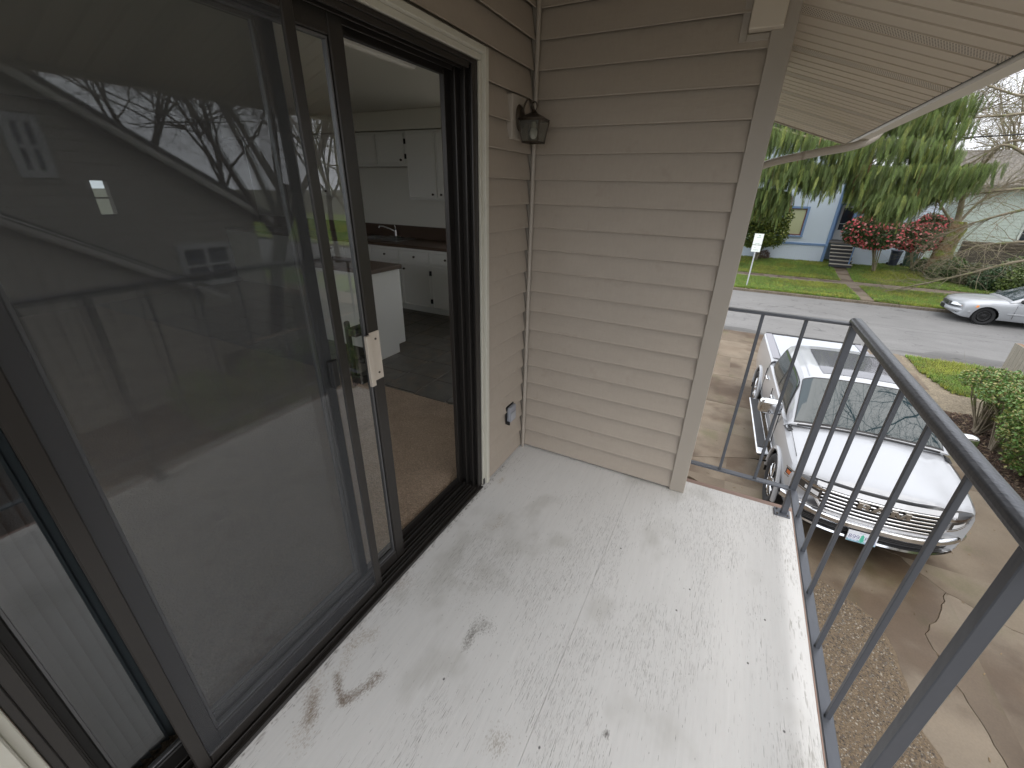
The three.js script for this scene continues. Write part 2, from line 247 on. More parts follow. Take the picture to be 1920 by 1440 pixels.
for (const [za, s] of [[FR.z0, 1], [FR.z1, -1]]) {   // side jambs with the fins the panels slide between
  const q = (a, b) => s > 0 ? [za + a, za + b] : [za - b, za - a], gs = [];
  gs.push(cbox(-0.13, 0.012, 0.004, FR.top, ...q(0.001, 0.016), 0.002));
  for (const [x0, x1, d] of [[0.004, 0.011, 0.040], [-0.026, -0.020, 0.044], [-0.068, -0.062, 0.048], [-0.129, -0.108, 0.056]]) gs.push(cbox(x0, x1, 0.006, FR.top - 0.002, ...q(0.0165, d), 0.0015));
  part('jamb', merge(gs), M.bronze, frame);
}
{ const gs = [cbox(-0.13, 0.012, FR.top - 0.016, FR.top - 0.001, FR.z0 + 0.017, FR.z1 - 0.017, 0.002)]; for (const [x0, x1, d] of [[0.004, 0.011, 0.036], [-0.026, -0.020, 0.036], [-0.068, -0.062, 0.038], [-0.129, -0.108, 0.045]]) gs.push(cbox(x0, x1, FR.top - d, FR.top - 0.017, FR.z0 + 0.060, FR.z1 - 0.060, 0.0015)); part('head', merge(gs), M.bronze, frame); }
{ const gs = [cbox(-0.13, 0.030, 0.002, 0.010, FR.z0 + 0.017, FR.z1 - 0.017, 0.002)]; for (const [x0, x1, h] of [[0.020, 0.029, 0.018], [0.002, 0.006, 0.026], [-0.012, -0.009, 0.024], [-0.030, -0.026, 0.030], [-0.048, -0.045, 0.026], [-0.070, -0.066, 0.036], [-0.092, -0.089, 0.028], [-0.129, -0.118, 0.040]]) gs.push(cbox(x0, x1, 0.0105, h, FR.z0 + 0.060, FR.z1 - 0.060, 0.001)); part('sill_track', merge(gs), M.bronze, frame); }
part('smudged_end', cbox(0.0, 0.021, 0.002, 0.045, FR.z0 - 0.0178, FR.z0 - 0.0006, 0.002), M.black, frame);
function panelFrame(t, x, th, z0, z1, y0, y1, st, tr, br, mat) {
  part('stile', cbox(x - th / 2, x + th / 2, y0, y1, z0, z0 + st, 0.003), mat, t); part('stile', cbox(x - th / 2, x + th / 2, y0, y1, z1 - st, z1, 0.003), mat, t);
  part('top_rail', cbox(x - th / 2 + 0.001, x + th / 2 - 0.001, y1 - tr, y1, z0 + st, z1 - st, 0.003), mat, t); part('bottom_rail', cbox(x - th / 2 + 0.001, x + th / 2 - 0.001, y0, y0 + br, z0 + st, z1 - st, 0.003), mat, t);
}
const bead = (t, x, z0, z1, y0, y1) => part('glazing_bead', merge([cbox(x - 0.008, x + 0.008, y0, y1, z0, z0 + 0.007, 0.001), cbox(x - 0.008, x + 0.008, y0, y1, z1 - 0.007, z1, 0.001), cbox(x - 0.008, x + 0.008, y0, y0 + 0.007, z0 + 0.007, z1 - 0.007, 0.001), cbox(x - 0.008, x + 0.008, y1 - 0.007, y1, z0 + 0.007, z1 - 0.007, 0.001)]), M.alu, t);
const pane = (t, x, z0, z1, y0, y1, mat = M.glass) => part('glass_pane', quadGeo(V(x, y0, z1), V(x, y0, z0), V(x, y1, z0), V(x, y1, z1)), mat, t);
const slider = thing('sliding_door_panel', 'half open sliding glass door panel with pale latch guard on its bronze stile', 'glass door');
panelFrame(slider, -0.045, 0.030, 1.146, 2.030, 0.034, 1.984, 0.052, 0.055, 0.055, M.bronze);
pane(slider, -0.045, 1.190, 1.990, 0.08, 1.935); bead(slider, -0.045, 1.199, 1.977, 0.090, 1.928);
{ // pale latch guard: two leaves with screws, and the pull handle on the room side
  const g = part('latch_guard', merge([cbox(-0.0295, -0.0255, 0.928, 1.110, 1.150, 1.198, 0.0015), cbox(-0.0295, -0.016, 0.915, 1.104, 1.200, 1.221, 0.0015)]), std(0.62, 0.55, 0.47, 0.4, { metalness: 0.15 }), slider);
  for (const y of [0.955, 1.083]) part('screw', new THREE.CylinderGeometry(0.004, 0.004, 0.003, 10), M.brass, g, [-0.0245, y, 1.172], [0, 0, Math.PI / 2]);
  part('pull_handle', merge([cbox(-0.115, -0.100, 0.90, 1.145, 1.205, 1.225, 0.004), cbox(-0.100, -0.0605, 1.095, 1.125, 1.165, 1.225, 0.004), cbox(-0.100, -0.0605, 0.915, 0.945, 1.165, 1.225, 0.004), cbox(-0.068, -0.0605, 0.89, 1.155, 1.150, 1.196, 0.003)]), M.black, slider);
  part('thumb_latch', cbox(-0.098, -0.070, 0.985, 1.01, 1.168, 1.200, 0.006), M.black, slider);
}
const fixedP = thing('fixed_door_panel', 'fixed glass panel behind the insect screen in the door frame', 'glass door');
panelFrame(fixedP, -0.092, 0.030, 1.325, 2.216, 0.042, 1.978, 0.046, 0.05, 0.06, M.bronzeDark);
const darkenedGlass = phy(0.58, 0.62, 0.62, 0.0, { transmission: 1, thickness: 0, ior: 1.95 });  // pane tint darkened so the room behind it looks dimmer
pane(fixedP, -0.092, 1.365, 2.176, 0.09, 1.935, darkenedGlass); bead(fixedP, -0.092, 1.371, 2.170, 0.102, 1.928);
const screenDoor = thing('screen_door', 'bronze framed insect screen door with grey mesh and black pull', 'screen door');
panelFrame(screenDoor, -0.0075, 0.012, 1.322, 2.056, 0.028, 1.972, 0.034, 0.036, 0.040, M.bronze);
part('screen_mesh', quadGeo(V(-0.004, 0.066, 2.023), V(-0.004, 0.066, 1.355), V(-0.004, 1.937, 1.355), V(-0.004, 1.937, 2.023)), M.screen, screenDoor);
{ const c = at(627, 700, 0, 0.006); part('pull', merge([cbox(0.0, 0.012, c.y - 0.045, c.y + 0.045, c.z - 0.014, c.z + 0.018, 0.003), cbox(0.012, 0.022, c.y - 0.045, c.y + 0.045, c.z + 0.012, c.z + 0.018, 0.002)]), M.black, screenDoor); }

// ---------------------------------------------------------------- wall lantern, outlet cover
const lan = thing('wall_lantern', 'small antique bronze wall lantern with four frosted panes on the door wall', 'wall lamp', [0.105, 1.765, 0.192]);
{
  const br = std(0.075, 0.06, 0.045, 0.4, { metalness: 0.7, bumpMap: smooth1, bumpScale: 0.001 });
  part('mounting_block', cbox(-0.105 + 0.004, -0.105 + 0.036, 0.012, 0.186, -0.058, 0.078, 0.004), M.cornerTrim, lan);
  const bp = new THREE.CylinderGeometry(0.030, 0.044, 0.020, 24); bp.scale(1, 1, 1.0); bp.rotateZ(-Math.PI / 2); bp.scale(1, 1.35, 1); bp.translate(-0.065, 0.100, 0.008); part('back_plate', bp, br, lan);
  const a = []; for (let i = 0; i <= 14; i++) { const f = i / 14; a.push([-0.060 + 0.060 * f, 0.115 + 0.050 * Math.sin(f * Math.PI) + 0.012 * f, 0.004 - 0.004 * f]); } part('arm', tubePath(a, 0.0042, 8), br, lan);
  const l = []; for (let i = 0; i <= 16; i++) { const f = i / 16 * Math.PI * 2; l.push([0.016 * Math.sin(f), 0.142 - 0.018 * Math.cos(f), 0.006 * Math.sin(f)]); } part('ring', tubePath(l, 0.003, 6, false), br, lan);
  const tp = 0.052, bt = 0.038, cap = new THREE.CylinderGeometry(0.018, 0.078, 0.024, 4, 1); cap.rotateY(Math.PI / 4); cap.translate(0, 0.106, 0);
  const cap2 = new THREE.CylinderGeometry(0.079, 0.072, 0.010, 4, 1); cap2.rotateY(Math.PI / 4); cap2.translate(0, 0.089, 0); const cap3 = new THREE.CylinderGeometry(0.006, 0.017, 0.014, 10); cap3.translate(0, 0.123, 0);
  part('roof_cap', merge([cap, cap2, cap3]), br, lan);
  const bars = []; for (const sx of [-1, 1]) for (const sz of [-1, 1]) bars.push(tubePath([[sx * bt, 0.0, sz * bt], [sx * tp, 0.086, sz * tp]], 0.0036, 6));
  for (const s of [-1, 1]) { bars.push(tubePath([[-bt, 0.002, s * bt], [bt, 0.002, s * bt]], 0.004, 6), tubePath([[s * bt, 0.002, -bt], [s * bt, 0.002, bt]], 0.004, 6)); }
  part('cage', merge(bars), br, lan);
  const fg = phy(0.55, 0.55, 0.50, 0.22, { transmission: 0.9, thickness: 0 });
  for (const [ax, s] of [['x', 1], ['x', -1], ['z', 1], ['z', -1]]) { const P = (a, y, w) => ax === 'x' ? V(s * (y ? tp : bt), y ? 0.084 : 0.004, a * w) : V(a * w, y ? 0.084 : 0.004, s * (y ? tp : bt)); part('glass_pane', quadGeo(P(-1, 0, bt - 0.002), P(1, 0, bt - 0.002), P(1, 1, tp - 0.002), P(-1, 1, tp - 0.002)), fg, lan); }
  const bulb = new THREE.SphereGeometry(0.019, 18, 14); bulb.scale(1, 1.25, 1); bulb.translate(0, 0.040, 0); part('bulb', bulb, std(0.85, 0.85, 0.83, 0.3), lan);
  const sk = new THREE.CylinderGeometry(0.011, 0.011, 0.026, 12); sk.translate(0, 0.072, 0); part('socket', sk, std(0.5, 0.48, 0.42, 0.6), lan);
}
{
  const o = thing('outlet_cover', 'grey weatherproof outlet cover with black hinge low on the door wall', 'outlet cover', [0.022, 0.336, 0.213]);
  part('cover', cbox(0.004, 0.026, -0.052, 0.052, -0.040, 0.040, 0.005), std(0.27, 0.28, 0.31, 0.5), o);
  part('gasket', cbox(0.0, 0.005, -0.057, 0.057, -0.046, 0.050, 0.002), M.black, o);
  part('hinge', cbox(0.006, 0.030, -0.058, -0.036, 0.041, 0.052, 0.003), M.black, o); part('flap', cbox(0.0265, 0.030, -0.040, 0.012, -0.030, 0.030, 0.002), std(0.36, 0.37, 0.40, 0.45), o);
}

// ---------------------------------------------------------------- balcony railing
const railing = thing('balcony_railing', 'dark grey steel balcony railing with square balusters and rounded handrail', 'railing', [1.575, 0, 0]);
{
  const bal = cbox(-0.0072, 0.0072, 0.160, 1.060, -0.0072, 0.0072, 0.0015), post = cbox(-0.0145, 0.0145, 0.006, 1.058, -0.0145, 0.0145, 0.002);
  const prof = []; for (let i = 0; i < 16; i++) { const f = i / 16 * Math.PI * 2; prof.push([0.0235 * Math.sign(Math.cos(f)) * Math.abs(Math.cos(f)) ** 0.8, 0.018 * Math.sign(Math.sin(f)) * Math.abs(Math.sin(f)) ** 0.8]); }
  const hr = toCreasedNormals(extr(prof, 3.62), 0.7); hr.translate(0, 1.074, -0.078); part('handrail', muv(hr, 4), M.rail, railing);
  part('handrail', cbox(-0.509, -0.0145, 1.060, 1.072, -0.078, -0.044, 0.003), M.rail, railing);
  part('bottom_rail', cbox(-0.017, 0.017, 0.160, 0.171, -0.046, 3.54, 0.002), M.rail, railing);
  part('bottom_rail', cbox(-0.509, -0.0145, 0.160, 0.171, -0.078, -0.044, 0.002), M.rail, railing);
  for (const x of [-0.357, -0.182]) part('baluster', bal, M.rail, railing, [x, 0, -0.061]);
  let n = 0; for (let z = 0.177; z < 3.5; z += 0.2385, n++) { const isPost = n === 5 || n === 11; part(isPost ? 'post' : 'baluster', isPost ? post : bal, M.rail, railing, [0, 0, isPost ? z : z]); if (isPost) part('base_plate', cbox(-0.035, 0.035, 0.0005, 0.007, -0.035, 0.035, 0.002), M.rail, railing, [0, 0, z]); }
  part('post', post, M.rail, railing, [-0.004, 0, -0.061]);
  const bp = part('base_plate', cbox(-0.045, 0.030, 0.0005, 0.008, -0.032, 0.036, 0.002), M.rail, railing, [-0.004, 0, -0.061]);
  for (const [x, z] of [[-0.032, -0.020], [-0.032, 0.024], [0.018, 0.024]]) part('bolt', new THREE.CylinderGeometry(0.005, 0.005, 0.006, 6), M.brass, bp, [x, 0.010, z]);
}

// ---------------------------------------------------------------- eave: sloped ribbed soffit, gutter, roof, downspout
const EX = 1.75, EY = 2.025, SL = 0.33, soffY = (x) => EY + (EX - x) * SL;
const eave = thing('roof_eave', 'pale ribbed vinyl soffit and gutter of the overhanging roof', 'roof eave');
{
  const W = 0.108, ventTex = ctex(512, 64, (u, v) => { const a = Math.abs(((u * 64) % 1) - 0.5) * 2, row = Math.floor(v * 8), b = Math.abs(((v * 8) % 1) - 0.5) * 2, sft = row % 2 ? Math.abs(((u * 64 + 0.5) % 1) - 0.5) * 2 : a; const hole = v > 0.14 && v < 0.86 && sft < 0.42 && b < 0.62; return hole ? [0.08, 0.07, 0.06] : [0.60, 0.535, 0.44]; });
  const vent = std(1, 1, 1, 0.55, { map: ventTex });
  const mk = (x0, vented) => {   // strip with a small V groove on both long sides, built lying along x then sloped
    const L = EX - x0, pr = [[-W / 2, 0.026], [-W / 2 + 0.004, 0.024], [-W / 2 + 0.010, 0.0], [-0.003, 0.0], [0, 0.0], [0.003, 0.0], [W / 2 - 0.010, 0], [W / 2 - 0.004, 0.024], [W / 2, 0.026]], pos = [], uv = [];
    for (let i = 0; i < pr.length - 1; i++) { const A = pr[i], B = pr[i + 1], P = [[0, A], [L, A], [L, B], [0, B]].map(([l, q]) => [x0 + l, soffY(x0 + l) + q[1], q[0]]); for (const k of [0, 1, 2, 0, 2, 3]) { pos.push(...P[k]); uv.push((P[k][0] - x0) / 0.6, P[k][2] / W + 0.5); } }
    const g = new THREE.BufferGeometry(); g.setAttribute('position', new THREE.Float32BufferAttribute(pos, 3)); g.setAttribute('uv', new THREE.Float32BufferAttribute(uv, 2)); g.computeVertexNormals(); return g;
  };
  const gs = { a: mk(1.068), b: mk(0.03) };
  let i = 0; for (let z = -3.26; z < 3.55; z += W, i++) part('soffit_panel', z < -0.02 ? gs.a : gs.b, i % 5 === 3 ? vent : M.soffit, eave, [0, 0, z]);
  const rl = 7.2, roofG = cbox(-5.6, EX + 0.02, 0, 0.05, -3.34, 3.7, 0.004); { const p = roofG.attributes.position; for (let k = 0; k < p.count; k++) p.setY(k, p.getY(k) + soffY(p.getX(k)) + 0.09); roofG.computeVertexNormals(); } part('roof_deck', roofG, std(0.05, 0.048, 0.045, 0.9), eave);
  part('j_channel', cbox(EX + 0.001, EX + 0.005, EY - 0.002, EY + 0.10, -3.33, 3.6, 0.001), M.black, eave);
  const gut = extr([[0.008, -0.020], [0.080, -0.020], [0.098, 0.030], [0.110, 0.075], [0.104, 0.075], [0.092, 0.034], [0.076, -0.014], [0.014, -0.014], [0.014, 0.085], [0.008, 0.085]], 6.95); gut.translate(EX, EY, -3.35); part('gutter', gut, std(0.70, 0.66, 0.58, 0.45), eave);
  part('rake_board', (() => { const g = cbox(1.07, EX, -0.012, 0.09, -3.335, -3.318, 0.002), p = g.attributes.position; for (let k = 0; k < p.count; k++) p.setY(k, p.getY(k) + soffY(p.getX(k))); g.computeVertexNormals(); return g; })(), std(0.50, 0.46, 0.39, 0.5), eave);
}
{
  const ds = thing('downspout', 'beige downspout bending from the gutter back under the soffit', 'downspout');
  const zz = -2.75, P = (x, y) => at(x, y, 2, zz), pts = [P(1655, 243), P(1640, 256), P(1618, 268), P(1590, 276), P(1540, 285), P(1490, 295), P(1450, 304), P(1425, 312)];
  pts[0].y += 0.03; const cv = new THREE.CatmullRomCurve3(pts), f = cv.getPoints(40), rr = f.map((_, k) => 0.033 + (k > 2 && k < 12 ? 0.0022 * (k % 2) : 0));
  const g = tubePath(f, rr, 8); part('pipe', g, std(0.50, 0.46, 0.40, 0.5), ds);
  part('strap', tubePath([f[26], f[27]], 0.0365, 8), std(0.46, 0.42, 0.36, 0.5), ds);
}
// ---------------------------------------------------------------- the flat's room behind the door
const RX = -6.6, RZ0 = -2.84, RZ1 = 3.4, RH = 2.412, KF = -0.2;
const carpetTex = ctex(512, 512, (u, v) => { const n = vn(u * 200, v * 200), m = vn(u * 330 + 9, v * 330), k = 0.55 + 0.75 * n * m + 0.25 * fbm(u * 6, v * 6, 3); return [0.42 * k, 0.315 * k, 0.225 * k]; });
M.carpet = std(1, 1, 1, 0.95, { map: carpetTex, bumpMap: gtex(512, 512, (u, v) => vn(u * 180, v * 180) * 0.7 + vn(u * 330 + 9, v * 330) * 0.3), bumpScale: 0.009 });
struct('carpet', cbox(RX, -0.132, -0.03, 0.012, KF, RZ1, 0.002, 1), M.carpet, 'brown speckled loop carpet inside the flat');
const kf = struct('kitchen_floor', cbox(RX, -0.132, -0.03, 0.004, RZ0, KF - 0.001, 0.001), std(0.24, 0.23, 0.20, 0.8), 'dark slate tile kitchen floor');
{
  const mats = [0, 1, 2, 3].map((k) => { const t = ctex(128, 128, (u, v) => { const n = fbm(u * 4 + k * 11, v * 4 + k * 5, 5), w = 0.6 + 0.8 * n, r = sm(0.5, 0.75, fbm(u * 3 + 50 + k * 9, v * 3, 4)); return [0.095 * w + 0.025 * r, 0.088 * w + 0.010 * r, 0.074 * w]; }); return std(1, 1, 1, 0.42, { map: t, bumpMap: smooth1, bumpScale: 0.003 }); });
  const T = 0.318, geo = cbox(-T / 2 + 0.003, T / 2 - 0.003, 0, 0.008, -T / 2 + 0.003, T / 2 - 0.003, 0.002, 1 / T, 0.5, 0.5);
  for (let i = 0; i < 16; i++) for (let j = 0; j < 8; j++) { const x = -0.300 - i * T, z = KF - 0.16 - j * T - (i % 2 ? 0.02 : 0); if (x < RX + 0.16 || z < RZ0 + 0.16) continue; part('tile', geo, mats[Math.floor(rnd() * 4)], kf, [x, 0.0045, z], [0, Math.floor(rnd() * 4) * Math.PI / 2, 0]); }
}
// unseen openings added to brighten the kitchen and room: beside the sink, in the outer wall past the end wall, and in the living-room end wall
const room = struct('interior_wall', merge([
  cbox(RX, -1.92, 0, RH, RZ0 - 0.12, RZ0, 0.001), cbox(-0.26, -0.126, 0, RH, RZ0 - 0.12, RZ0, 0.001), cbox(-1.92, -0.26, 0, 1.06, RZ0 - 0.12, RZ0, 0.001), cbox(-1.92, -0.26, 2.36, RH, RZ0 - 0.12, RZ0, 0.001), 
  cbox(RX, -3.5, 0, RH, RZ1, RZ1 + 0.12, 0.001), cbox(-0.6, -0.126, 0, RH, RZ1, RZ1 + 0.12, 0.001), cbox(-3.5, -0.6, 0, 1.15, RZ1, RZ1 + 0.12, 0.001), cbox(-3.5, -0.6, 2.25, RH, RZ1, RZ1 + 0.12, 0.001),
  cbox(-0.20, -0.126, 0, RH, RZ0, -2.80, 0.001), cbox(-0.20, -0.126, 0, RH, -1.24, FR.z0 - 0.13, 0.001), cbox(-0.20, -0.126, 0, 0.6, -2.80, -1.24, 0.001), cbox(-0.20, -0.126, 2.36, RH, -2.80, -1.24, 0.001), cbox(-0.20, -0.126, 0, RH, FR.z1 + 0.03, RZ1, 0.001), cbox(-0.20, -0.126, FR.top + 0.02, RH, FR.z0 - 0.03, FR.z1 + 0.03, 0.001)]), M.inWall, 'off-white painted interior walls');
struct('darkened_wall', merge([cbox(RX - 0.12, RX, 0, RH, RZ0, -0.82, 0.001), cbox(RX - 0.12, RX, 0, RH, -0.64, RZ1, 0.001), cbox(RX - 0.12, RX, 0, 1.14, -0.82, -0.64, 0.001), cbox(RX - 0.12, RX, 1.55, RH, -0.82, -0.64, 0.001), cbox(RX - 0.07, RX - 0.05, 1.33, 1.35, -0.82, -0.64, 0.001)]), std(0.13, 0.105, 0.08, 0.6), 'far wall of the flat coloured dark so the room stays dim');  // plain wall, gloom put into its colour to keep the room dim
struct('interior_ceiling', cbox(RX - 0.12, -0.126, RH, RH + 0.1, RZ0 - 0.12, RZ1 + 0.12, 0.001), M.inWall, 'off-white painted ceiling inside the flat');
// ---------------------------------------------------------------- kitchen units along the back wall
const knobG = merge([new THREE.SphereGeometry(0.014, 12, 8).translate(0, 0, 0.018), new THREE.CylinderGeometry(0.006, 0.009, 0.016, 10).rotateX(Math.PI / 2).translate(0, 0, 0.008)]);
function cupDoor(t, nm, x0, x1, y0, y1, z, kx, ky, hingeSide) {
  const d = part(nm, cbox(x0, x1, y0, y1, z + 0.001, z + 0.019, 0.003), M.cabinet, t);
  part('panel_frame', merge([cbox(x0 + 0.006, x0 + 0.020, y0 + 0.006, y1 - 0.006, z + 0.0195, z + 0.026, 0.002), cbox(x1 - 0.020, x1 - 0.006, y0 + 0.006, y1 - 0.006, z + 0.0195, z + 0.026, 0.002), cbox(x0 + 0.0205, x1 - 0.0205, y0 + 0.006, y0 + 0.020, z + 0.0195, z + 0.026, 0.002), cbox(x0 + 0.0205, x1 - 0.0205, y1 - 0.020, y1 - 0.006, z + 0.0195, z + 0.026, 0.002)]), M.cabinet, d);
  if (kx !== undefined) part('knob', knobG, M.brass, d, [kx, ky, z + 0.019]);
  if (hingeSide !== undefined) for (const y of [y0 + 0.09, y1 - 0.09]) part('hinge', cbox(hingeSide - 0.008, hingeSide + 0.008, y - 0.028, y + 0.028, z + 0.002, z + 0.028, 0.002), M.black, d);
}
{
  const b = thing('base_cabinet', 'white painted base cabinets with drawers under the brown countertop', 'kitchen cabinet');
  part('carcass', cbox(RX + 0.02, -0.9, 0.09, 0.845, RZ0 + 0.005, -2.205, 0.002), M.cabinet, b); part('toe_kick', cbox(RX + 0.02, -0.9, 0.013, 0.089, RZ0 + 0.005, -2.255, 0.002), M.cabinet, b);
  const X = [-4.37, -3.87, -3.37, -2.872, -2.383, -1.89, -1.40, -0.92];
  for (let i = 0; i < X.length - 1; i++) { const a = X[i] + 0.018, c = X[i + 1] - 0.018, right = i % 2 === 1; cupDoor(b, 'drawer', a, c, 0.675, 0.812, -2.205, (a + c) / 2, 0.745); cupDoor(b, 'cabinet_door', a, c, 0.105, 0.648, -2.205, right ? a + 0.05 : c - 0.05, 0.585, right ? c + 0.01 : a - 0.01); }
  const ct = thing('countertop', 'dark brown laminate countertop with low backsplash', 'countertop');
  const SX0 = -3.82, SX1 = -3.06, SZ0 = -2.74, SZ1 = -2.36;
  part('top', merge([cbox(RX + 0.02, SX0 + 0.02, 0.846, 0.885, RZ0 + 0.003, -2.175, 0.004), cbox(SX1 - 0.02, -0.9, 0.846, 0.885, RZ0 + 0.003, -2.175, 0.004), cbox(SX0 + 0.021, SX1 - 0.021, 0.846, 0.885, SZ1 - 0.02, -2.175, 0.004), cbox(SX0 + 0.021, SX1 - 0.021, 0.846, 0.885, RZ0 + 0.003, SZ0 + 0.02, 0.004)]), M.counter, ct);
  part('backsplash', cbox(RX + 0.02, -0.9, 0.886, 1.055, RZ0 + 0.003, RZ0 + 0.024, 0.004), M.counter, ct);
  const sk = thing('kitchen_sink', 'stainless steel double bowl sink set in the countertop', 'sink');
  const steel = std(0.45, 0.45, 0.45, 0.28, { metalness: 0.95 });
  const mid = (SX0 + SX1) / 2;
  for (const [a, c] of [[SX0, mid - 0.006], [mid + 0.006, SX1]]) part('bowl', merge([cbox(a + 0.025, c - 0.025, 0.715, 0.722, SZ0 + 0.025, SZ1 - 0.025, 0.003), cbox(a + 0.021, a + 0.025, 0.715, 0.885, SZ0 + 0.021, SZ1 - 0.021, 0.001), cbox(c - 0.025, c - 0.021, 0.715, 0.885, SZ0 + 0.021, SZ1 - 0.021, 0.001), cbox(a + 0.025, c - 0.025, 0.715, 0.885, SZ0 + 0.021, SZ0 + 0.025, 0.001), cbox(a + 0.025, c - 0.025, 0.715, 0.885, SZ1 - 0.025, SZ1 - 0.021, 0.001)]), steel, sk);
  part('rim', merge([cbox(SX0 - 0.015, SX0 + 0.026, 0.8855, 0.891, SZ0 - 0.05, SZ1 + 0.015, 0.002), cbox(SX1 - 0.026, SX1 + 0.015, 0.8855, 0.891, SZ0 - 0.05, SZ1 + 0.015, 0.002), cbox(mid - 0.03, mid + 0.03, 0.8855, 0.891, SZ0, SZ1, 0.002), cbox(SX0 + 0.0265, SX1 - 0.0265, 0.8855, 0.891, SZ0 - 0.05, SZ0 + 0.026, 0.002), cbox(SX0 + 0.0265, SX1 - 0.0265, 0.8855, 0.891, SZ1 - 0.026, SZ1 + 0.015, 0.002)]), steel, sk);
  const fx = -3.42, fz = -2.765, fa = thing('kitchen_faucet', 'chrome single lever faucet behind the kitchen sink', 'faucet', [fx, 0.8915, fz]);
  part('base', merge([cbox(-0.11, 0.11, 0, 0.014, -0.025, 0.025, 0.006), new THREE.CylinderGeometry(0.022, 0.026, 0.085, 16).translate(0, 0.055, 0)]), M.chrome, fa);
  part('spout', tubePath([[0, 0.075, 0], [-0.06, 0.115, 0.05], [-0.13, 0.145, 0.10], [-0.175, 0.150, 0.13], [-0.185, 0.125, 0.137]], 0.011, 10), M.chrome, fa);
  part('lever', tubePath([[0, 0.098, 0], [0.0, 0.135, 0.0], [0.004, 0.170, 0.012]], [0.014, 0.010, 0.007], 10), M.chrome, fa);
  const up = [['upper_cabinet', 'short white wall cabinet above the kitchen sink', 1.80, [-4.34, -3.86, -3.385, -2.916]], ['upper_cabinet', 'tall white two-door wall cabinet hanging lower than the one above the sink', 1.41, [-2.912, -2.442, -1.97]]];
  for (const [nm, lb, y0, xs] of up) {
    const u = thing(nm, lb, 'kitchen cabinet'); part('carcass', cbox(xs[0], xs[xs.length - 1], y0, 2.19, RZ0 + 0.003, -2.522, 0.002), M.cabinet, u);
    for (let i = 0; i < xs.length - 1; i++) { const right = i % 2 === 1 ; const a = xs[i] + 0.014, c = xs[i + 1] - 0.014; cupDoor(u, 'cabinet_door', a, c, y0 + 0.02, 2.165, -2.522, right ? a + 0.05 : c - 0.05, y0 + 0.07, y0 > 1.6 && i === 2 ? c + 0.012 : undefined); }
  }
  { const u = thing('upper_cabinet', 'tall white wall cabinet on the peninsula side of the short one', 'kitchen cabinet'); part('carcass', cbox(-4.75, -4.345, 1.41, 2.19, RZ0 + 0.003, -2.522, 0.002), M.cabinet, u); cupDoor(u, 'cabinet_door', -4.736, -4.359, 1.43, 2.165, -2.522, -4.42, 1.48); }
  struct('bulkhead', cbox(RX + 0.005, -1.97, 2.203, RH - 0.002, RZ0 + 0.003, -2.515, 0.002), M.inWall, 'boxed soffit above the wall cabinets');
  const p = thing('peninsula', 'kitchen peninsula with a plain white end panel and brown top', 'kitchen counter');
  part('end_panel', (() => { const g = extr([[0.622, 0.012], [0.900, 0.012], [0.900, 0.10], [1.000, 0.10], [1.000, 0.845], [0.622, 0.845]], 0.02); g.rotateY(Math.PI / 2); g.translate(-1.855, 0, 0); return g; })(), M.cabinet, p);
  part('carcass', cbox(-2.7, -1.856, 0.10, 0.845, -0.98, -0.63, 0.002), M.cabinet, p); part('top', cbox(-2.72, -1.815, 0.846, 0.884, -1.02, -0.585, 0.004), M.counter, p);
}
{ // vertical blind drawn to the side behind the fixed glass
  const b = thing('vertical_blind', 'grey vertical blind slats stacked behind the fixed door glass', 'blind'), m = std(0.20, 0.215, 0.235, 0.8);
  part('head_rail', cbox(-0.235, -0.205, 1.985, 2.012, 0.62, 2.22, 0.003), M.inWall, b);
  for (let i = 0; i < 11; i++) { const g = []; const pts = []; for (let k = 0; k <= 6; k++) { const t = k / 6 - 0.5; pts.push([t * 0.088, 0.010 * (1 - 4 * t * t)]); } const pos = [], idx = []; pts.forEach(([a, c]) => pos.push(a, 0.03, c, a, 1.984, c)); for (let k = 0; k < 6; k++) idx.push(2 * k, 2 * k + 2, 2 * k + 1, 2 * k + 1, 2 * k + 2, 2 * k + 3); const q = new THREE.BufferGeometry(); q.setAttribute('position', new THREE.Float32BufferAttribute(pos, 3)); q.setIndex(idx); q.computeVertexNormals(); part('slat', q, m, b, [-0.215, 0, 1.99 + i * 0.021 + R(-0.003, 0.003)], [0, 0.5 + R(-0.12, 0.12), 0]); }
}
{ const w = std(0.085, 0.050, 0.032, 0.5, { bumpMap: smooth1, bumpScale: 0.001 }); part('inner_casing', cbox(-0.205, -0.1315, 0.014, FR.top + 0.05, FR.z0 - 0.128, FR.z0 - 0.046, 0.003), w, frame); }
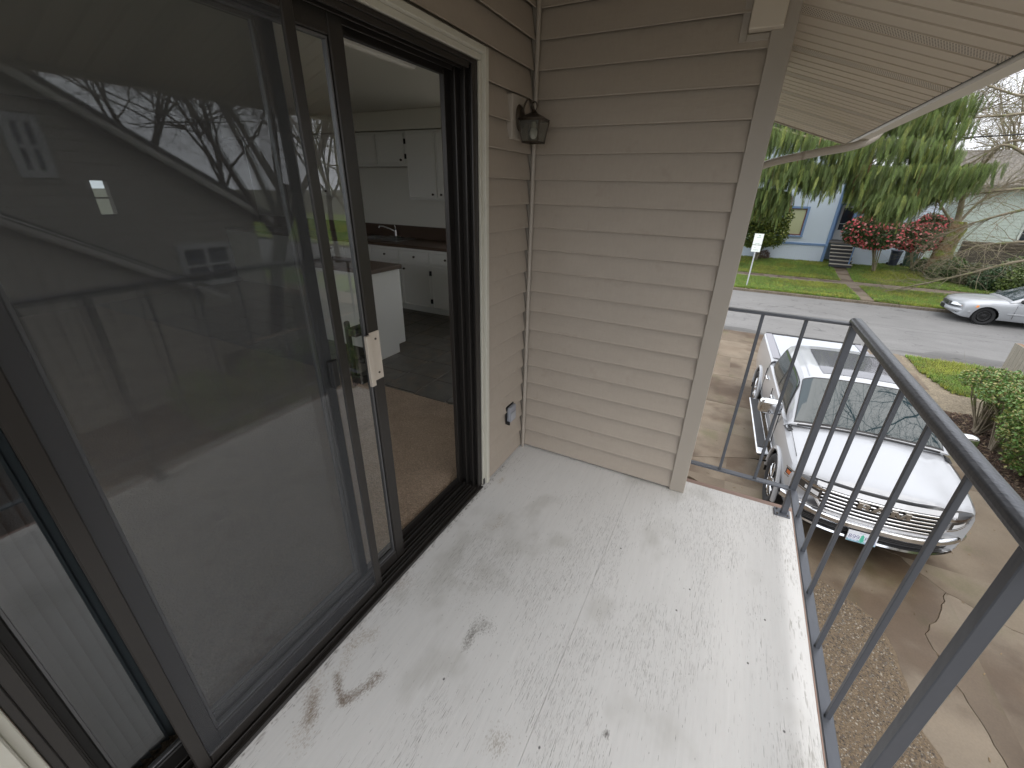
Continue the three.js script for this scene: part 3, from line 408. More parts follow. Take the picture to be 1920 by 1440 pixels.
// ---------------------------------------------------------------- ground, driveway, street
const earthTex = ctex(512, 512, (u, v) => { const n = 0.55 + 0.9 * fbm(u * 30, v * 30, 5), g = sm(0.45, 0.7, fbm(u * 8 + 4, v * 8, 4)); return [(0.085 - 0.02 * g) * n, (0.072 + 0.012 * g) * n, (0.048 - 0.012 * g) * n]; });
{ const g = new THREE.PlaneGeometry(600, 600, 1, 1); g.rotateX(-Math.PI / 2); g.translate(0, GROUND - 0.22, -60); struct('ground', muv(g, 0.25), std(1, 1, 1, 0.95, { map: earthTex }), 'bare earth ground'); }
{ // yard fill below driveway, beds and near verge; ends at the street edge
  struct('yard_ground', slabPoly([[-8, -14.25], [60, -14.25], [60, 30], [-8, 30]], GROUND - 0.05, 0.1), std(0.8, 0.8, 0.8, 0.95, { map: earthTex }), 'brown earth of the yard'); }
const concTex = (k, br) => ctex(512, 512, (u, v) => {
  const n = 0.78 + 0.44 * fbm(u * 7 + k * 13, v * 7 + k * 3, 5) + 0.16 * (vn(u * 300, v * 300) - 0.5), st = sm(0.52, 0.74, fbm(u * 2.6 + k * 5, v * 3.1 + 7 * k, 5)), ms = sm(0.58, 0.78, fbm(u * 3.7 + 60 + k, v * 2.9 + k, 5)), wt = sm(0.45, 0.68, fbm(u * 1.9 + 3 * k + 20, v * 1.7 + 31, 4)) * br;
  let c = [0.172 * n, 0.137 * n, 0.097 * n]; c = c.map((q, i) => q * (1 - 0.55 * st * [0.85, 1, 1.12][i])); c = c.map((q, i) => q * (1 - ms * 0.25 * [1.1, 0.75, 1.6][i])); return c.map((q, i) => q * (1 - wt * [0.40, 0.46, 0.51][i]));
});
const concMats = [0, 1, 2].map((k) => std(1, 1, 1, 0.8, { map: concTex(k, 0.6), bumpMap: smooth1, bumpScale: 0.004 })), concWet = [3, 4].map((k) => std(1, 1, 1, 0.62, { map: concTex(k, 1), bumpMap: smooth1, bumpScale: 0.004 }));
const drive = struct('driveway', null, null, 'cracked brown concrete driveway slabs');
{
  // wander: makes a broken, jagged edge between given points, the same for both neighbours
  const wander = (pts, amp, seed) => { const o = []; for (let i = 0; i < pts.length - 1; i++) { const [a, b] = [pts[i], pts[i + 1]], n = Math.max(2, Math.round(Math.hypot(b[0] - a[0], b[1] - a[1]) / 0.09)); for (let k = 0; k < n; k++) { const f = k / n, w = k ? amp * (vn(seed + i * 3.3 + f * n * 0.9, seed * 2.1) - 0.5) * 2 : 0, dx = b[0] - a[0], dz = b[1] - a[1], l = Math.hypot(dx, dz) || 1; o.push([a[0] + dx * f - dz / l * w, a[1] + dz * f + dx / l * w]); } } o.push(pts[pts.length - 1]); return o; };
  const slab = (pts, m) => part('concrete_slab', (() => { const g = slabPoly(pts, GROUND, 0.06, 0.006), u = g.attributes.uv; for (let i = 0; i < u.count; i++) u.setXY(i, u.getX(i) * 0.33 + m.ox, u.getY(i) * 0.33 + m.oy); return g; })(), m.mat, drive);
  const mm = (i, wet) => ({ mat: wet ? concWet[i % 2] : concMats[i % 3], ox: i * 0.37, oy: i * 0.21 });
  const JZ = [-14.2, -12.87, -11.2, -9.55, -7.77, -6.36], XL = -4.0, XM = 3.35, XR = 5.85; let n = 0; const gp = 0.020;
  for (let i = 0; i < JZ.length - 1; i++) { const a = JZ[i], b = JZ[i + 1]; slab([[XL, a + gp], [XM - gp, a + gp], [XM - gp, b], [XL, b]], mm(n++)); slab([[XM, a + gp], [XR + (i < 2 ? 0.35 : 0), a + gp], [XR + (i < 2 ? 0.30 : 0), b], [XM, b]], mm(n++)); }
  const E1 = wander([[XL, -5.2], [1.15, -5.13], [2.2, -5.62], [XM - gp, -5.5]], 0.03, 3), A = wander([[XM, -4.15], [3.91, -3.99], [4.05, -3.75], [4.25, -3.52], [4.51, -3.37], [5.2, -3.02], [XR, -2.7]], 0.022, 9);
  slab([[XL, -6.35], [XM - gp, -6.35], ...E1.slice().reverse()], mm(n++)); slab([[XM, -6.35], [XR, -6.35], ...A.slice().reverse()], mm(n++));
  const off = (p, dx, dz) => p.map(([x, z]) => [x + dx, z + dz]);
  const C6 = wander([[XL, -4.1], [1.15, -4.45], [1.55, -4.15], [2.3, -4.3], [XM - gp, -4.15]], 0.05, 17);
  slab([...off(E1, 0, 0.022), ...C6.slice().reverse()], mm(n++));
  // broken field beside the bumper: crack B runs from crack A towards the house
  const B = wander([[4.25, -3.505], [4.08, -3.1], [3.84, -2.69], [3.86, -2.5], [3.88, -2.41], [4.02, -1.8], [4.15, -0.9], [4.2, 1.2]], 0.028, 23);
  const iA = A.findIndex((p) => Math.abs(p[0] - 4.25) < 1e-6);
  slab([[XL, -4.08], [XM - gp, -4.135], ...off(A.slice(0, iA + 1), -0.004, 0.020), ...off(B, -0.018, 0), [XL, 1.2]], { mat: concWet[0], ox: 0.1, oy: 0.4 });
  slab([...off(A.slice(iA), 0.004, 0.020), [XR, 1.2], ...B.slice().reverse()], { mat: concWet[1], ox: 0.6, oy: 0.15 });
  slab([[XL, 1.214], [XR, 1.214], [XR, 9], [XL, 9]], mm(n++));
  // exposed aggregate walk under the balcony edge
  const ag = wander([[1.4, -3.25], [2.0, -3.12], [2.85, -2.97], [3.37, -2.6], [3.42, -2.38], [3.45, -2.0], [3.47, -1.41], [3.55, -1.25], [3.62, -0.4], [3.6, 2.0]], 0.02, 41);
  const walk = struct('aggregate_walk', (() => { const g = slabPoly([...ag, [1.1, 2.0], [1.1, -3.2]], GROUND + 0.030, 0.05, 0.012); return muv(g, 2); })(), std(1, 1, 1, 0.9, { map: ctex(256, 256, (u, v) => { const n = 0.5 + 0.9 * fbm(u * 40, v * 40, 4); return [0.13 * n, 0.095 * n, 0.06 * n]; }) }), 'exposed aggregate walk of brown pebbles');
  const inPoly = (x, z, P) => { let c = false; for (let i = 0, j = P.length - 1; i < P.length; j = i++) if ((P[i][1] > z) !== (P[j][1] > z) && x < (P[j][0] - P[i][0]) * (z - P[i][1]) / (P[j][1] - P[i][1]) + P[i][0]) c = !c; return c; };
  const poly = [...ag, [1.1, 2.0], [1.1, -3.2]], peb = new THREE.IcosahedronGeometry(1, 1), N = 24000, im = new THREE.InstancedMesh(peb, std(1, 1, 1, 0.7), N), r = mulberry(5), mx = new THREE.Matrix4(); let k = 0;
  while (k < N) { const x = 1.7 + r() * 1.95, z = -3.25 + r() * 3.4; if (!inPoly(x + 0.03, z, poly)) continue; const s = 0.0035 + r() * r() * 0.008; mx.compose(V(x, GROUND + 0.0305, z), new THREE.Quaternion().setFromEuler(new THREE.Euler(0, r() * 6, 0)), V(s * (0.9 + r() * 0.7), s * 0.6, s)); im.setMatrixAt(k, mx); const t = 0.28 + r() * 0.62, w = r(); im.setColorAt(k, w < 0.2 ? rgb(0.34 * t, 0.30 * t, 0.24 * t) : w < 0.6 ? rgb(0.20 * t, 0.145 * t, 0.085 * t) : rgb(0.13 * t, 0.10 * t, 0.075 * t)); k++; }
  im.name = 'pebbles'; im.userData = { kind: 'stuff' }; walk.add(im);
}
// street
const asphTex = ctex(2048, 512, (u, v) => {   // u along 32 m, v across 8 m
  const x = u * 32, z = v * 8, n = 0.86 + 0.28 * fbm(x * 1.2, z * 2.2, 5) + 0.20 * (vn(x * 60, z * 60) - 0.5); let k = n;
  const cr = (f) => Math.abs(f - 0.5) < 0.0032; if (cr(fbm(x * 0.35 + 3, z * 0.8 + 2, 5)) || cr(fbm(x * 0.22 + 31, z * 0.5 + 12, 5))) k *= 0.66;
  const seam = Math.abs(z - 3.9 - 0.12 * fbm(x, 1, 3)) < 0.03 ? 0.72 : 1, patch = sm(0.50, 0.58, fbm(x * 0.5, z * 1.7 + 9, 4)) * sm(6.5, 7.2, z); k *= seam * (1 - 0.35 * patch); const w = sm(7.3, 7.9, z + 0.3 * fbm(x * 3, 3, 3)) * 0.2;
  return [0.170 * k - w * 0.09, 0.167 * k - w * 0.10, 0.163 * k - w * 0.11];
});
{ const g = new THREE.PlaneGeometry(160, 7.85, 1, 1); g.rotateX(-Math.PI / 2); g.translate(10, GROUND - 0.03, -18.08); const u = g.attributes.uv; for (let i = 0; i < u.count; i++) u.setXY(i, u.getX(i) * 5, 1 - u.getY(i)); struct('street', g, std(1, 1, 1, 0.85, { map: asphTex, bumpMap: smooth1, bumpScale: 0.004 }), 'grey worn asphalt street with cracks'); }
const ZK = -22.02;   // face of the far kerb
{
  const kt = std(1, 1, 1, 0.85, { map: ctex(256, 64, (u, v) => { const n = 0.5 + fbm(u * 20, v * 6, 4); return [0.14 * n, 0.115 * n, 0.085 * n]; }) });
  const kerb = struct('kerb', null, null, 'weathered mossy kerb across the street'); for (let i = 0; i < 34; i++) part('kerb_stone', cbox(-16 + i * 1.5, -14.508 + i * 1.5, GROUND - 0.1, GROUND + 0.085, ZK - 0.16, ZK, 0.015), kt, kerb);
  const near = struct('near_kerb', null, null, 'low crumbling kerb at the near street edge'); for (let i = 0; i < 12; i++) part('kerb_stone', cbox(6.4 + i * 1.5, 7.89 + i * 1.5, GROUND - 0.1, GROUND + 0.012, -14.22, -14.08, 0.012), kt, near);
}
// far lot: verge, sidewalk, lawn rising to the house
const ZH = -32, zp7 = (x, y) => [1360 + x / 3.273, 180 + y / 3.273], YH = at(...zp7(300, 1000), 2, ZH).y;
const lotY = (z) => { const v = GROUND + 0.10; return z > -27.6 ? v : v + (YH - v) * sm(0, 1, (z + 27.6) / (ZH + 0.4 + 27.6)); };
const lawnTex = ctex(1024, 1024, (u, v) => { const n = 0.65 + 0.7 * fbm(u * 60, v * 60, 4), y = sm(0.42, 0.68, fbm(u * 7 + 2, v * 7, 5)), d = sm(0.62, 0.80, fbm(u * 9 + 40, v * 12, 5)); return [(0.100 + 0.085 * y + 0.03 * d) * n, (0.180 + 0.045 * y - 0.05 * d) * n, (0.022 + 0.014 * d) * n]; });
M.lawn = std(1, 1, 1, 0.95, { map: lawnTex, bumpMap: gtex(512, 512, (u, v) => fbm(u * 160, v * 160, 3)), bumpScale: 0.03 });
function lotSheet(x0, x1, z0, z1, dy, sx = 2, sz = 8) { const g = new THREE.PlaneGeometry(x1 - x0, z1 - z0, sx, sz); g.rotateX(-Math.PI / 2); g.translate((x0 + x1) / 2, 0, (z0 + z1) / 2); const p = g.attributes.position; for (let i = 0; i < p.count; i++) p.setY(i, lotY(p.getZ(i)) + dy); g.computeVertexNormals(); return muv(g, 0.12); }
const lawnFar = struct('lawn', lotSheet(-30, 60, -44, ZK - 0.162, 0, 2, 60), M.lawn, 'green lawn in front of the blue house');
const fPath = [at(...zp7(655, 1028), 2, -31.2), at(...zp7(735, 1038), 2, -31.2)];
{
  const sw = struct('sidewalk', null, null, 'old grey concrete sidewalk across the street'), walkM = [0, 1, 2].map((k) => std(0.95, 0.95, 0.98, 0.85, { map: concTex(k + 7, 0.2) }));
  for (let i = 0; i < 30; i++) part('paving_slab', cbox(-14 + i * 1.4, -12.612 + i * 1.4, lotY(-26) - 0.08, lotY(-26) + 0.020, -27.35, -26.0, 0.01, 0.4, i * 0.3, i * 0.7), walkM[i % 3], sw);
  const fp = struct('front_path', null, null, 'narrow concrete path from the kerb up to the blue house'), xa = 6.62, xb = 7.12, za = ZK - 0.165, zb = -31.2, N = 9;
  const ln = (z) => { const f = (z - za) / (zb - za); return [xa + (fPath[0].x - xa) * f, xb + (fPath[1].x - xb) * f]; };
  for (let i = 0; i < N; i++) { const z0 = za + (zb - za) * i / N, z1 = za + (zb - za) * (i + 1) / N + 0.02; if (z0 < -25.9 && z1 > -27.4 && false) continue; const [a, b] = ln(z0), [c, d] = ln(z1), dy = 0.026; const g = new THREE.BufferGeometry(); const t = (x, z, s) => [x, lotY(z) + (s ? dy : -0.05), z]; const P = [t(a, z0, 1), t(b, z0, 1), t(d, z1, 1), t(c, z1, 1), t(a, z0), t(b, z0), t(d, z1), t(c, z1)]; const F = [0, 1, 2, 0, 2, 3, 0, 4, 5, 0, 5, 1, 1, 5, 6, 1, 6, 2, 2, 6, 7, 2, 7, 3, 3, 7, 4, 3, 4, 0]; g.setAttribute('position', new THREE.Float32BufferAttribute(F.flatMap((q) => P[q]), 3)); g.computeVertexNormals(); part('paving_slab', muv(g, 0.4), walkM[(i + 1) % 3], fp); }
}
// near verge to the right of the driveway: strip of lawn, gravelly walk, mulch bed
const nLawn = struct('lawn', flatPoly([[6.45, -13.9], [7.2, -13.85], [8.4, -13.98], [40, -13.95], [40, -11.25], [9, -11.25], [8.1, -11.17], [7.2, -11.24], [6.85, -11.16], [6.62, -11.42], [6.5, -11.75], [6.52, -12.2], [6.36, -12.6], [6.42, -13.1], [6.33, -13.5]], GROUND + 0.004, 0.12), M.lawn, 'strip of lawn beside the driveway mouth');
const gravTex = ctex(512, 512, (u, v) => { const n = 0.55 + 0.8 * vn(u * 140, v * 140) * (0.6 + 0.8 * fbm(u * 20, v * 20, 3)); return [0.20 * n, 0.165 * n, 0.115 * n]; });
struct('gravel_walk', flatPoly([[5.86, -14.07], [40, -14.07], [40, -9.75], [5.86, -9.85]], GROUND - 0.001, 0.4), std(1, 1, 1, 0.95, { map: gravTex, bumpMap: smooth1, bumpScale: 0.01 }), 'brown gravelly walk between lawn and hedge');
struct('mulch_bed', flatPoly([[5.86, -9.86], [9.5, -9.76], [9.5, 8], [5.86, 8]], GROUND + 0.002, 0.5), std(1, 1, 1, 0.95, { map: ctex(512, 512, (u, v) => { const n = 0.35 + 1.0 * vn(u * 110, v * 110) * (0.5 + fbm(u * 25, v * 25, 3)); return [0.075 * n, 0.048 * n, 0.034 * n]; }), bumpMap: gtex(512, 512, (u, v) => fbm(u * 120, v * 120, 3)), bumpScale: 0.02 }), 'dark mulch bed under the hedge');
// grass blades, leaf litter (nobody could count them)
function scatter(name, geo, mat, n, fn, seed, parent) { const im = new THREE.InstancedMesh(geo, mat, n), r = mulberry(seed), m = new THREE.Matrix4(), q = new THREE.Quaternion(); for (let i = 0; i < n; i++) { const o = fn(r, i); q.setFromEuler(new THREE.Euler(...(o.e ?? [0, r() * 6.28, 0]))); m.compose(V(...o.p), q, typeof o.s === 'number' ? V(o.s, o.s, o.s) : V(...o.s)); im.setMatrixAt(i, m); if (o.c) im.setColorAt(i, o.c); } im.name = name; if (parent) parent.add(im); else { im.name = numbered(name); scene.add(im); } im.userData.kind = 'stuff'; return im; }
const bladeG = (() => { const p = []; for (let k = 0; k < 5; k++) { const a = k / 5 * 6.28 + 0.4, dx = Math.cos(a), dz = Math.sin(a), w = 0.010; p.push(-dz * w, 0, dx * w, dz * w, 0, -dx * w, dx * 0.045, 0.065 + 0.02 * (k % 2), dz * 0.045); } const g = new THREE.BufferGeometry(); g.setAttribute('position', new THREE.Float32BufferAttribute(p, 3)); g.computeVertexNormals(); return g; })();
const bladeM = phy(1, 1, 1, 0.8, { transmission: 0.25, thickness: 0 });
const gcol = (r, x, z) => { const t = (0.6 + 0.6 * r()) * (0.75 + 0.5 * fbm(x * 1.7 + 5, z * 1.7, 3)), y = r() - 0.75 * sm(0.42, 0.68, fbm(x * 0.7 + 11, z * 0.9, 4)) + 0.12; return y < 0.25 ? rgb(0.33 * t, 0.36 * t, 0.06 * t) : y < 0.3 ? rgb(0.20 * t, 0.18 * t, 0.08 * t) : rgb(0.205 * t, 0.32 * t, 0.055 * t); };
const onPaving = (x, z) => { const f = (z - (ZK - 0.165)) / (-31.2 - ZK + 0.165); return (z < -25.98 && z > -27.37) || (f < 1 && x > lerp2(6.62, fPath[0].x, f) - 0.01 && x < lerp2(7.12, fPath[1].x, f) + 0.01); };
function lerp2(a, b, t) { return a + (b - a) * t; }
scatter('grass_blades', bladeG, bladeM, 90000, (r) => { let x, z; do { x = -1 + r() * 20; z = ZK - 0.2 - r() * 12.5; } while (onPaving(x, z)); return { p: [x, lotY(z), z], s: 0.7 + r() * 0.9, c: gcol(r, x, z) }; }, 71).userData = { kind: 'stuff', label: 'short grass of the lawn across the street', category: 'grass' };
scatter('grass_blades', bladeG, bladeM, 26000, (r) => { let x, z; do { x = 6.2 + r() * 8; z = -14.03 + r() * 2.85; } while (x < 6.3 + 0.16 * Math.max(0, z + 12.6) + 0.25 * r() * fbm(x * 5, z * 5, 2) || (z < -13.8 && r() < 0.7) || (z > -11.3 && r() < 0.6)); return { p: [x, GROUND + 0.004, z], s: 0.7 + r() * 0.8, c: gcol(r, x, z) }; }, 72).userData = { kind: 'stuff', label: 'short grass of the strip beside the driveway', category: 'grass' };
const chipG = cbox(-0.5, 0.5, -0.1, 0.1, -0.16, 0.16, 0.04), chipM = std(1, 1, 1, 0.9);
scatter('leaf_litter', chipG, chipM, 9000, (r) => { const x = 5.75 + Math.abs(r() + r() - 0.9) * 1.6, z = -9.9 + r() * 9, t = 0.4 + r() * 1.2; return { p: [x, GROUND + 0.012, z], e: [r() - 0.5, r() * 6.28, r() - 0.5], s: 0.02 + r() * 0.05, c: r() < 0.25 ? rgb(0.19 * t, 0.14 * t, 0.09 * t) : rgb(0.09 * t, 0.055 * t, 0.038 * t) }; }, 73).userData = { kind: 'stuff', label: 'bark chips and dead leaves in the mulch bed', category: 'mulch' };
scatter('leaf_litter', chipG, chipM, 500, (r) => { const x = 1.2 + r() * 6, z = -14 + r() * 14, t = 0.5 + r(); return { p: [x, GROUND + 0.006, z], e: [0, r() * 6.28, 0], s: [0.01 + r() * 0.03, 0.012, 0.03], c: rgb(0.16 * t, 0.11 * t, 0.06 * t) }; }, 74).userData = { kind: 'stuff', label: 'scattered dead leaf bits on the driveway', category: 'leaves' };
// ---------------------------------------------------------------- vehicles
function ringLoft(sections, nsub, cap = true) {   // half profiles from sill to centre line, mirrored to a closed solid
  const S = [], cr = (a, b, c, d, t) => 0.5 * (2 * b + (c - a) * t + (2 * a - 5 * b + 4 * c - d) * t * t + (3 * b - a - 3 * c + d) * t * t * t), n = sections.length;
  for (let i = 0; i < n - 1; i++) for (let k = 0; k < nsub; k++) { const t = k / nsub, A = sections[Math.max(0, i - 1)], B = sections[i], C = sections[i + 1], D = sections[Math.min(n - 1, i + 2)]; S.push(B.map((_, j) => [0, 1, 2].map((q) => cr(A[j][q], B[j][q], C[j][q], D[j][q], t)))); }
  S.push(sections[n - 1]);
  const m = S[0].length, L = 2 * m - 1, pos = [], idx = [];
  for (const s of S) { for (let j = 0; j < m; j++) pos.push(s[j][0], s[j][1], s[j][2]); for (let j = m - 2; j >= 0; j--) pos.push(-s[j][0], s[j][1], s[j][2]); }
  for (let i = 0; i < S.length - 1; i++) for (let j = 0; j < L; j++) { const a = i * L + j, b = i * L + (j + 1) % L, c = a + L, d = b + L; idx.push(a, c, b, b, c, d); }
  if (cap) for (const [i, f] of [[0, 1], [S.length - 1, 0]]) { const c = pos.length / 3; let x = 0, y = 0, z = 0; for (let j = 0; j < L; j++) { y += pos[(i * L + j) * 3 + 1]; z += pos[(i * L + j) * 3 + 2]; } pos.push(x, y / L, z / L); for (let j = 0; j < L; j++) { const a = i * L + j, b = i * L + (j + 1) % L; f ? idx.push(c, a, b) : idx.push(c, b, a); } }
  const g = new THREE.BufferGeometry(); g.setAttribute('position', new THREE.Float32BufferAttribute(pos, 3)); g.setAttribute('uv', new THREE.Float32BufferAttribute(new Float32Array(pos.length / 3 * 2), 2)); g.setIndex(idx); g.computeVertexNormals(); return g;
}
const csg = new Evaluator(); csg.attributes = ['position', 'normal']; csg.useGroups = true;
function cutArches(geo, axles, r, y, half, bodyM, wellM) {
  let a = new Brush(geo, bodyM); a.updateMatrixWorld();
  for (const z of axles) for (const s of [-1, 1]) { const c = new THREE.CylinderGeometry(r, r, half, 36); c.rotateZ(Math.PI / 2); const b = new Brush(c, wellM); b.position.set(s * (1.3 - half / 2), y, z); b.updateMatrixWorld(); a = csg.evaluate(a, b, SUBTRACTION); }
  const g = a.geometry, o = new THREE.Mesh(g, a.material); return o;
}
function creaseGroups(g, ang) { // keep groups while smoothing
  const gr = g.groups.map((x) => ({ ...x })); const n = g.index ? g.toNonIndexed() : g; const c = toCreasedNormals(n, ang); c.clearGroups(); gr.forEach((q) => c.addGroup(q.start, q.count, q.materialIndex)); return c;
}
const paintWhite = phy(0.37, 0.38, 0.40, 0.32, { clearcoat: 1, clearcoatRoughness: 0.04 }), paintSilver = phy(0.37, 0.385, 0.405, 0.35, { clearcoat: 1, clearcoatRoughness: 0.05, metalness: 0.15 });
const carGlass = phy(0.018, 0.034, 0.040, 0.02, { ior: 1.62 }), wellM = std(0.01, 0.01, 0.01, 0.9), tyreM = std(0.014, 0.014, 0.015, 0.75), chromeM = std(0.72, 0.73, 0.75, 0.10, { metalness: 1 }), darkTrim = std(0.016, 0.016, 0.017, 0.5), lampGlass = phy(0.8, 0.82, 0.85, 0.05, { clearcoat: 1 });
function wheel(parent, x, y, z, r, w, side, style) {   // axle along x; side = +1 when the outer face looks to +x
  const h = new THREE.Group(); h.name = 'wheel'; h.position.set(x, y, z); parent.add(h);
  const rr = r * 0.66, pts = [[rr, -w * 0.42], [r * 0.80, -w / 2], [r * 0.95, -w * 0.48], [r, -w * 0.36], [r, w * 0.36], [r * 0.95, w * 0.48], [r * 0.80, w / 2], [rr, w * 0.42]].map((p) => new THREE.Vector2(...p));
  const ty = new THREE.LatheGeometry(pts, 40); ty.rotateZ(-Math.PI / 2); const gs = [ty]; for (let k = 0; k < 40; k++) for (const s of [-1, 1]) { const b = cbox(s * w * 0.05, s * w * 0.05 + s * 0, 0, 0, 0, 0, 0) ; b.dispose(); const t = new THREE.BoxGeometry(w * 0.30, 0.012, r * 0.085); t.translate(s * w * 0.22, r + 0.001, 0); t.rotateX((k + (s > 0 ? 0.5 : 0)) / 40 * Math.PI * 2); gs.push(t); }
  part('tyre', merge(gs), tyreM, h);
  const rim = [], o = side * w * 0.36;
  if (style === 'spoke') {
    const lip = new THREE.TorusGeometry(rr - 0.012, 0.014, 8, 40); lip.rotateY(Math.PI / 2); lip.translate(o, 0, 0); rim.push(lip);
    for (let k = 0; k < 6; k++) for (const d of [-0.13, 0.13]) { const a = k / 6 * Math.PI * 2; rim.push(tubePath([[o + side * 0.008, 0.05 * Math.cos(a), 0.05 * Math.sin(a)], [o + side * 0.012, rr * 0.55 * Math.cos(a + d * 0.6), rr * 0.55 * Math.sin(a + d * 0.6)], [o, (rr - 0.015) * Math.cos(a + d * 1.35), (rr - 0.015) * Math.sin(a + d * 1.35)]], [0.020, 0.017, 0.018], 5)); }
    const hub = new THREE.CylinderGeometry(0.055, 0.06, 0.03, 18); hub.rotateZ(Math.PI / 2); hub.translate(o + side * 0.01, 0, 0); rim.push(hub);
  } else {
    const d = new THREE.LatheGeometry([[0.0, 0.012], [0.05, 0.02], [0.06, 0.0], [rr * 0.62, -0.012], [rr * 0.72, 0.01], [rr * 0.88, 0.018], [rr * 0.93, -0.03], [rr, -0.02]].map((p) => new THREE.Vector2(...p)), 32); d.rotateZ(-Math.PI / 2); if (side < 0) d.scale(-1, 1, 1); d.translate(o, 0, 0); rim.push(d);
    for (let k = 0; k < 10; k++) { const a = k / 10 * 6.283, b = new THREE.SphereGeometry(0.014, 6, 5); b.translate(o + side * 0.004, rr * 0.5 * Math.cos(a), rr * 0.5 * Math.sin(a)); rim.push(b); }
  }
  part('rim', merge(rim), style === 'spoke' ? chromeM : std(0.02, 0.02, 0.021, 0.4, { metalness: 0.4 }), h);
  const dk = new THREE.CylinderGeometry(rr - 0.01, rr - 0.01, 0.02, 28); dk.rotateZ(Math.PI / 2); dk.translate(side * w * 0.05, 0, 0); part('brake_disc', dk, std(0.03, 0.03, 0.032, 0.5, { metalness: 0.5 }), h);
  return h;
}
const lerp = (a, b, t) => a + (b - a) * t;
function cabEval(st, dz = 0) {   // stations [z, pts]; S(z, s): point of the right half at profile position s
  return (z, s) => { let i = 0; while (i < st.length - 2 && z < st[i + 1][0]) i++; const A = st[i], B = st[i + 1], t = (z - A[0]) / (B[0] - A[0]), j = Math.min(A[1].length - 2, Math.floor(s)), f = s - j, q = (P) => [lerp(P[j][0], P[j + 1][0], f), lerp(P[j][1], P[j + 1][1], f)], a = q(A[1]), b = q(B[1]); return V(lerp(a[0], b[0], t), lerp(a[1], b[1], t), z + dz); };
}
function patch(S, inside, mirror, n = 28, m = 14, off = 0.006, rg) {   // surface piece over a quad of (z,s) corners [a,b,c,d], lifted by off
  const [a, b, c, d] = rg, P = [], mk = (u, v) => { const z = lerp(lerp(a[0], b[0], u), lerp(d[0], c[0], u), v), s = lerp(lerp(a[1], b[1], u), lerp(d[1], c[1], u), v); return [z, s]; };
  const pos = [], idx = [];
  const ev = (z, s) => { if (s > inside) { const p = S(z, 2 * inside - s); p.x = -p.x; return p; } return S(z, s); };
  for (let j = 0; j <= m; j++) for (let i = 0; i <= n; i++) { const [z, s] = mk(i / n, j / m), p = ev(z, s), e = 0.03, t1 = ev(z - e, s).sub(ev(z + e, s)), t2 = ev(z, Math.min(2 * inside, s + e)).sub(ev(z, Math.max(0, s - e))), nn = t2.cross(t1).normalize(); if (nn.y < -0.2) nn.negate(); if (Math.abs(nn.y) < 0.3 && nn.x * p.x < 0) nn.negate(); p.addScaledVector(nn, off); pos.push(mirror ? -p.x : p.x, p.y, p.z); }
  for (let j = 0; j < m; j++) for (let i = 0; i < n; i++) { const k = j * (n + 1) + i; idx.push(k, k + 1, k + n + 1, k + 1, k + n + 2, k + n + 1); }
  const g = new THREE.BufferGeometry(); g.setAttribute('position', new THREE.Float32BufferAttribute(pos, 3)); g.setAttribute('uv', new THREE.Float32BufferAttribute(new Float32Array(pos.length / 3 * 2), 2)); g.setIndex(idx); g.computeVertexNormals(); return g;
}
const font = await new FontLoader().loadAsync('fonts/droid/droid_sans_bold.typeface.json'), fontSerif = await new FontLoader().loadAsync('fonts/droid/droid_serif_bold.typeface.json');
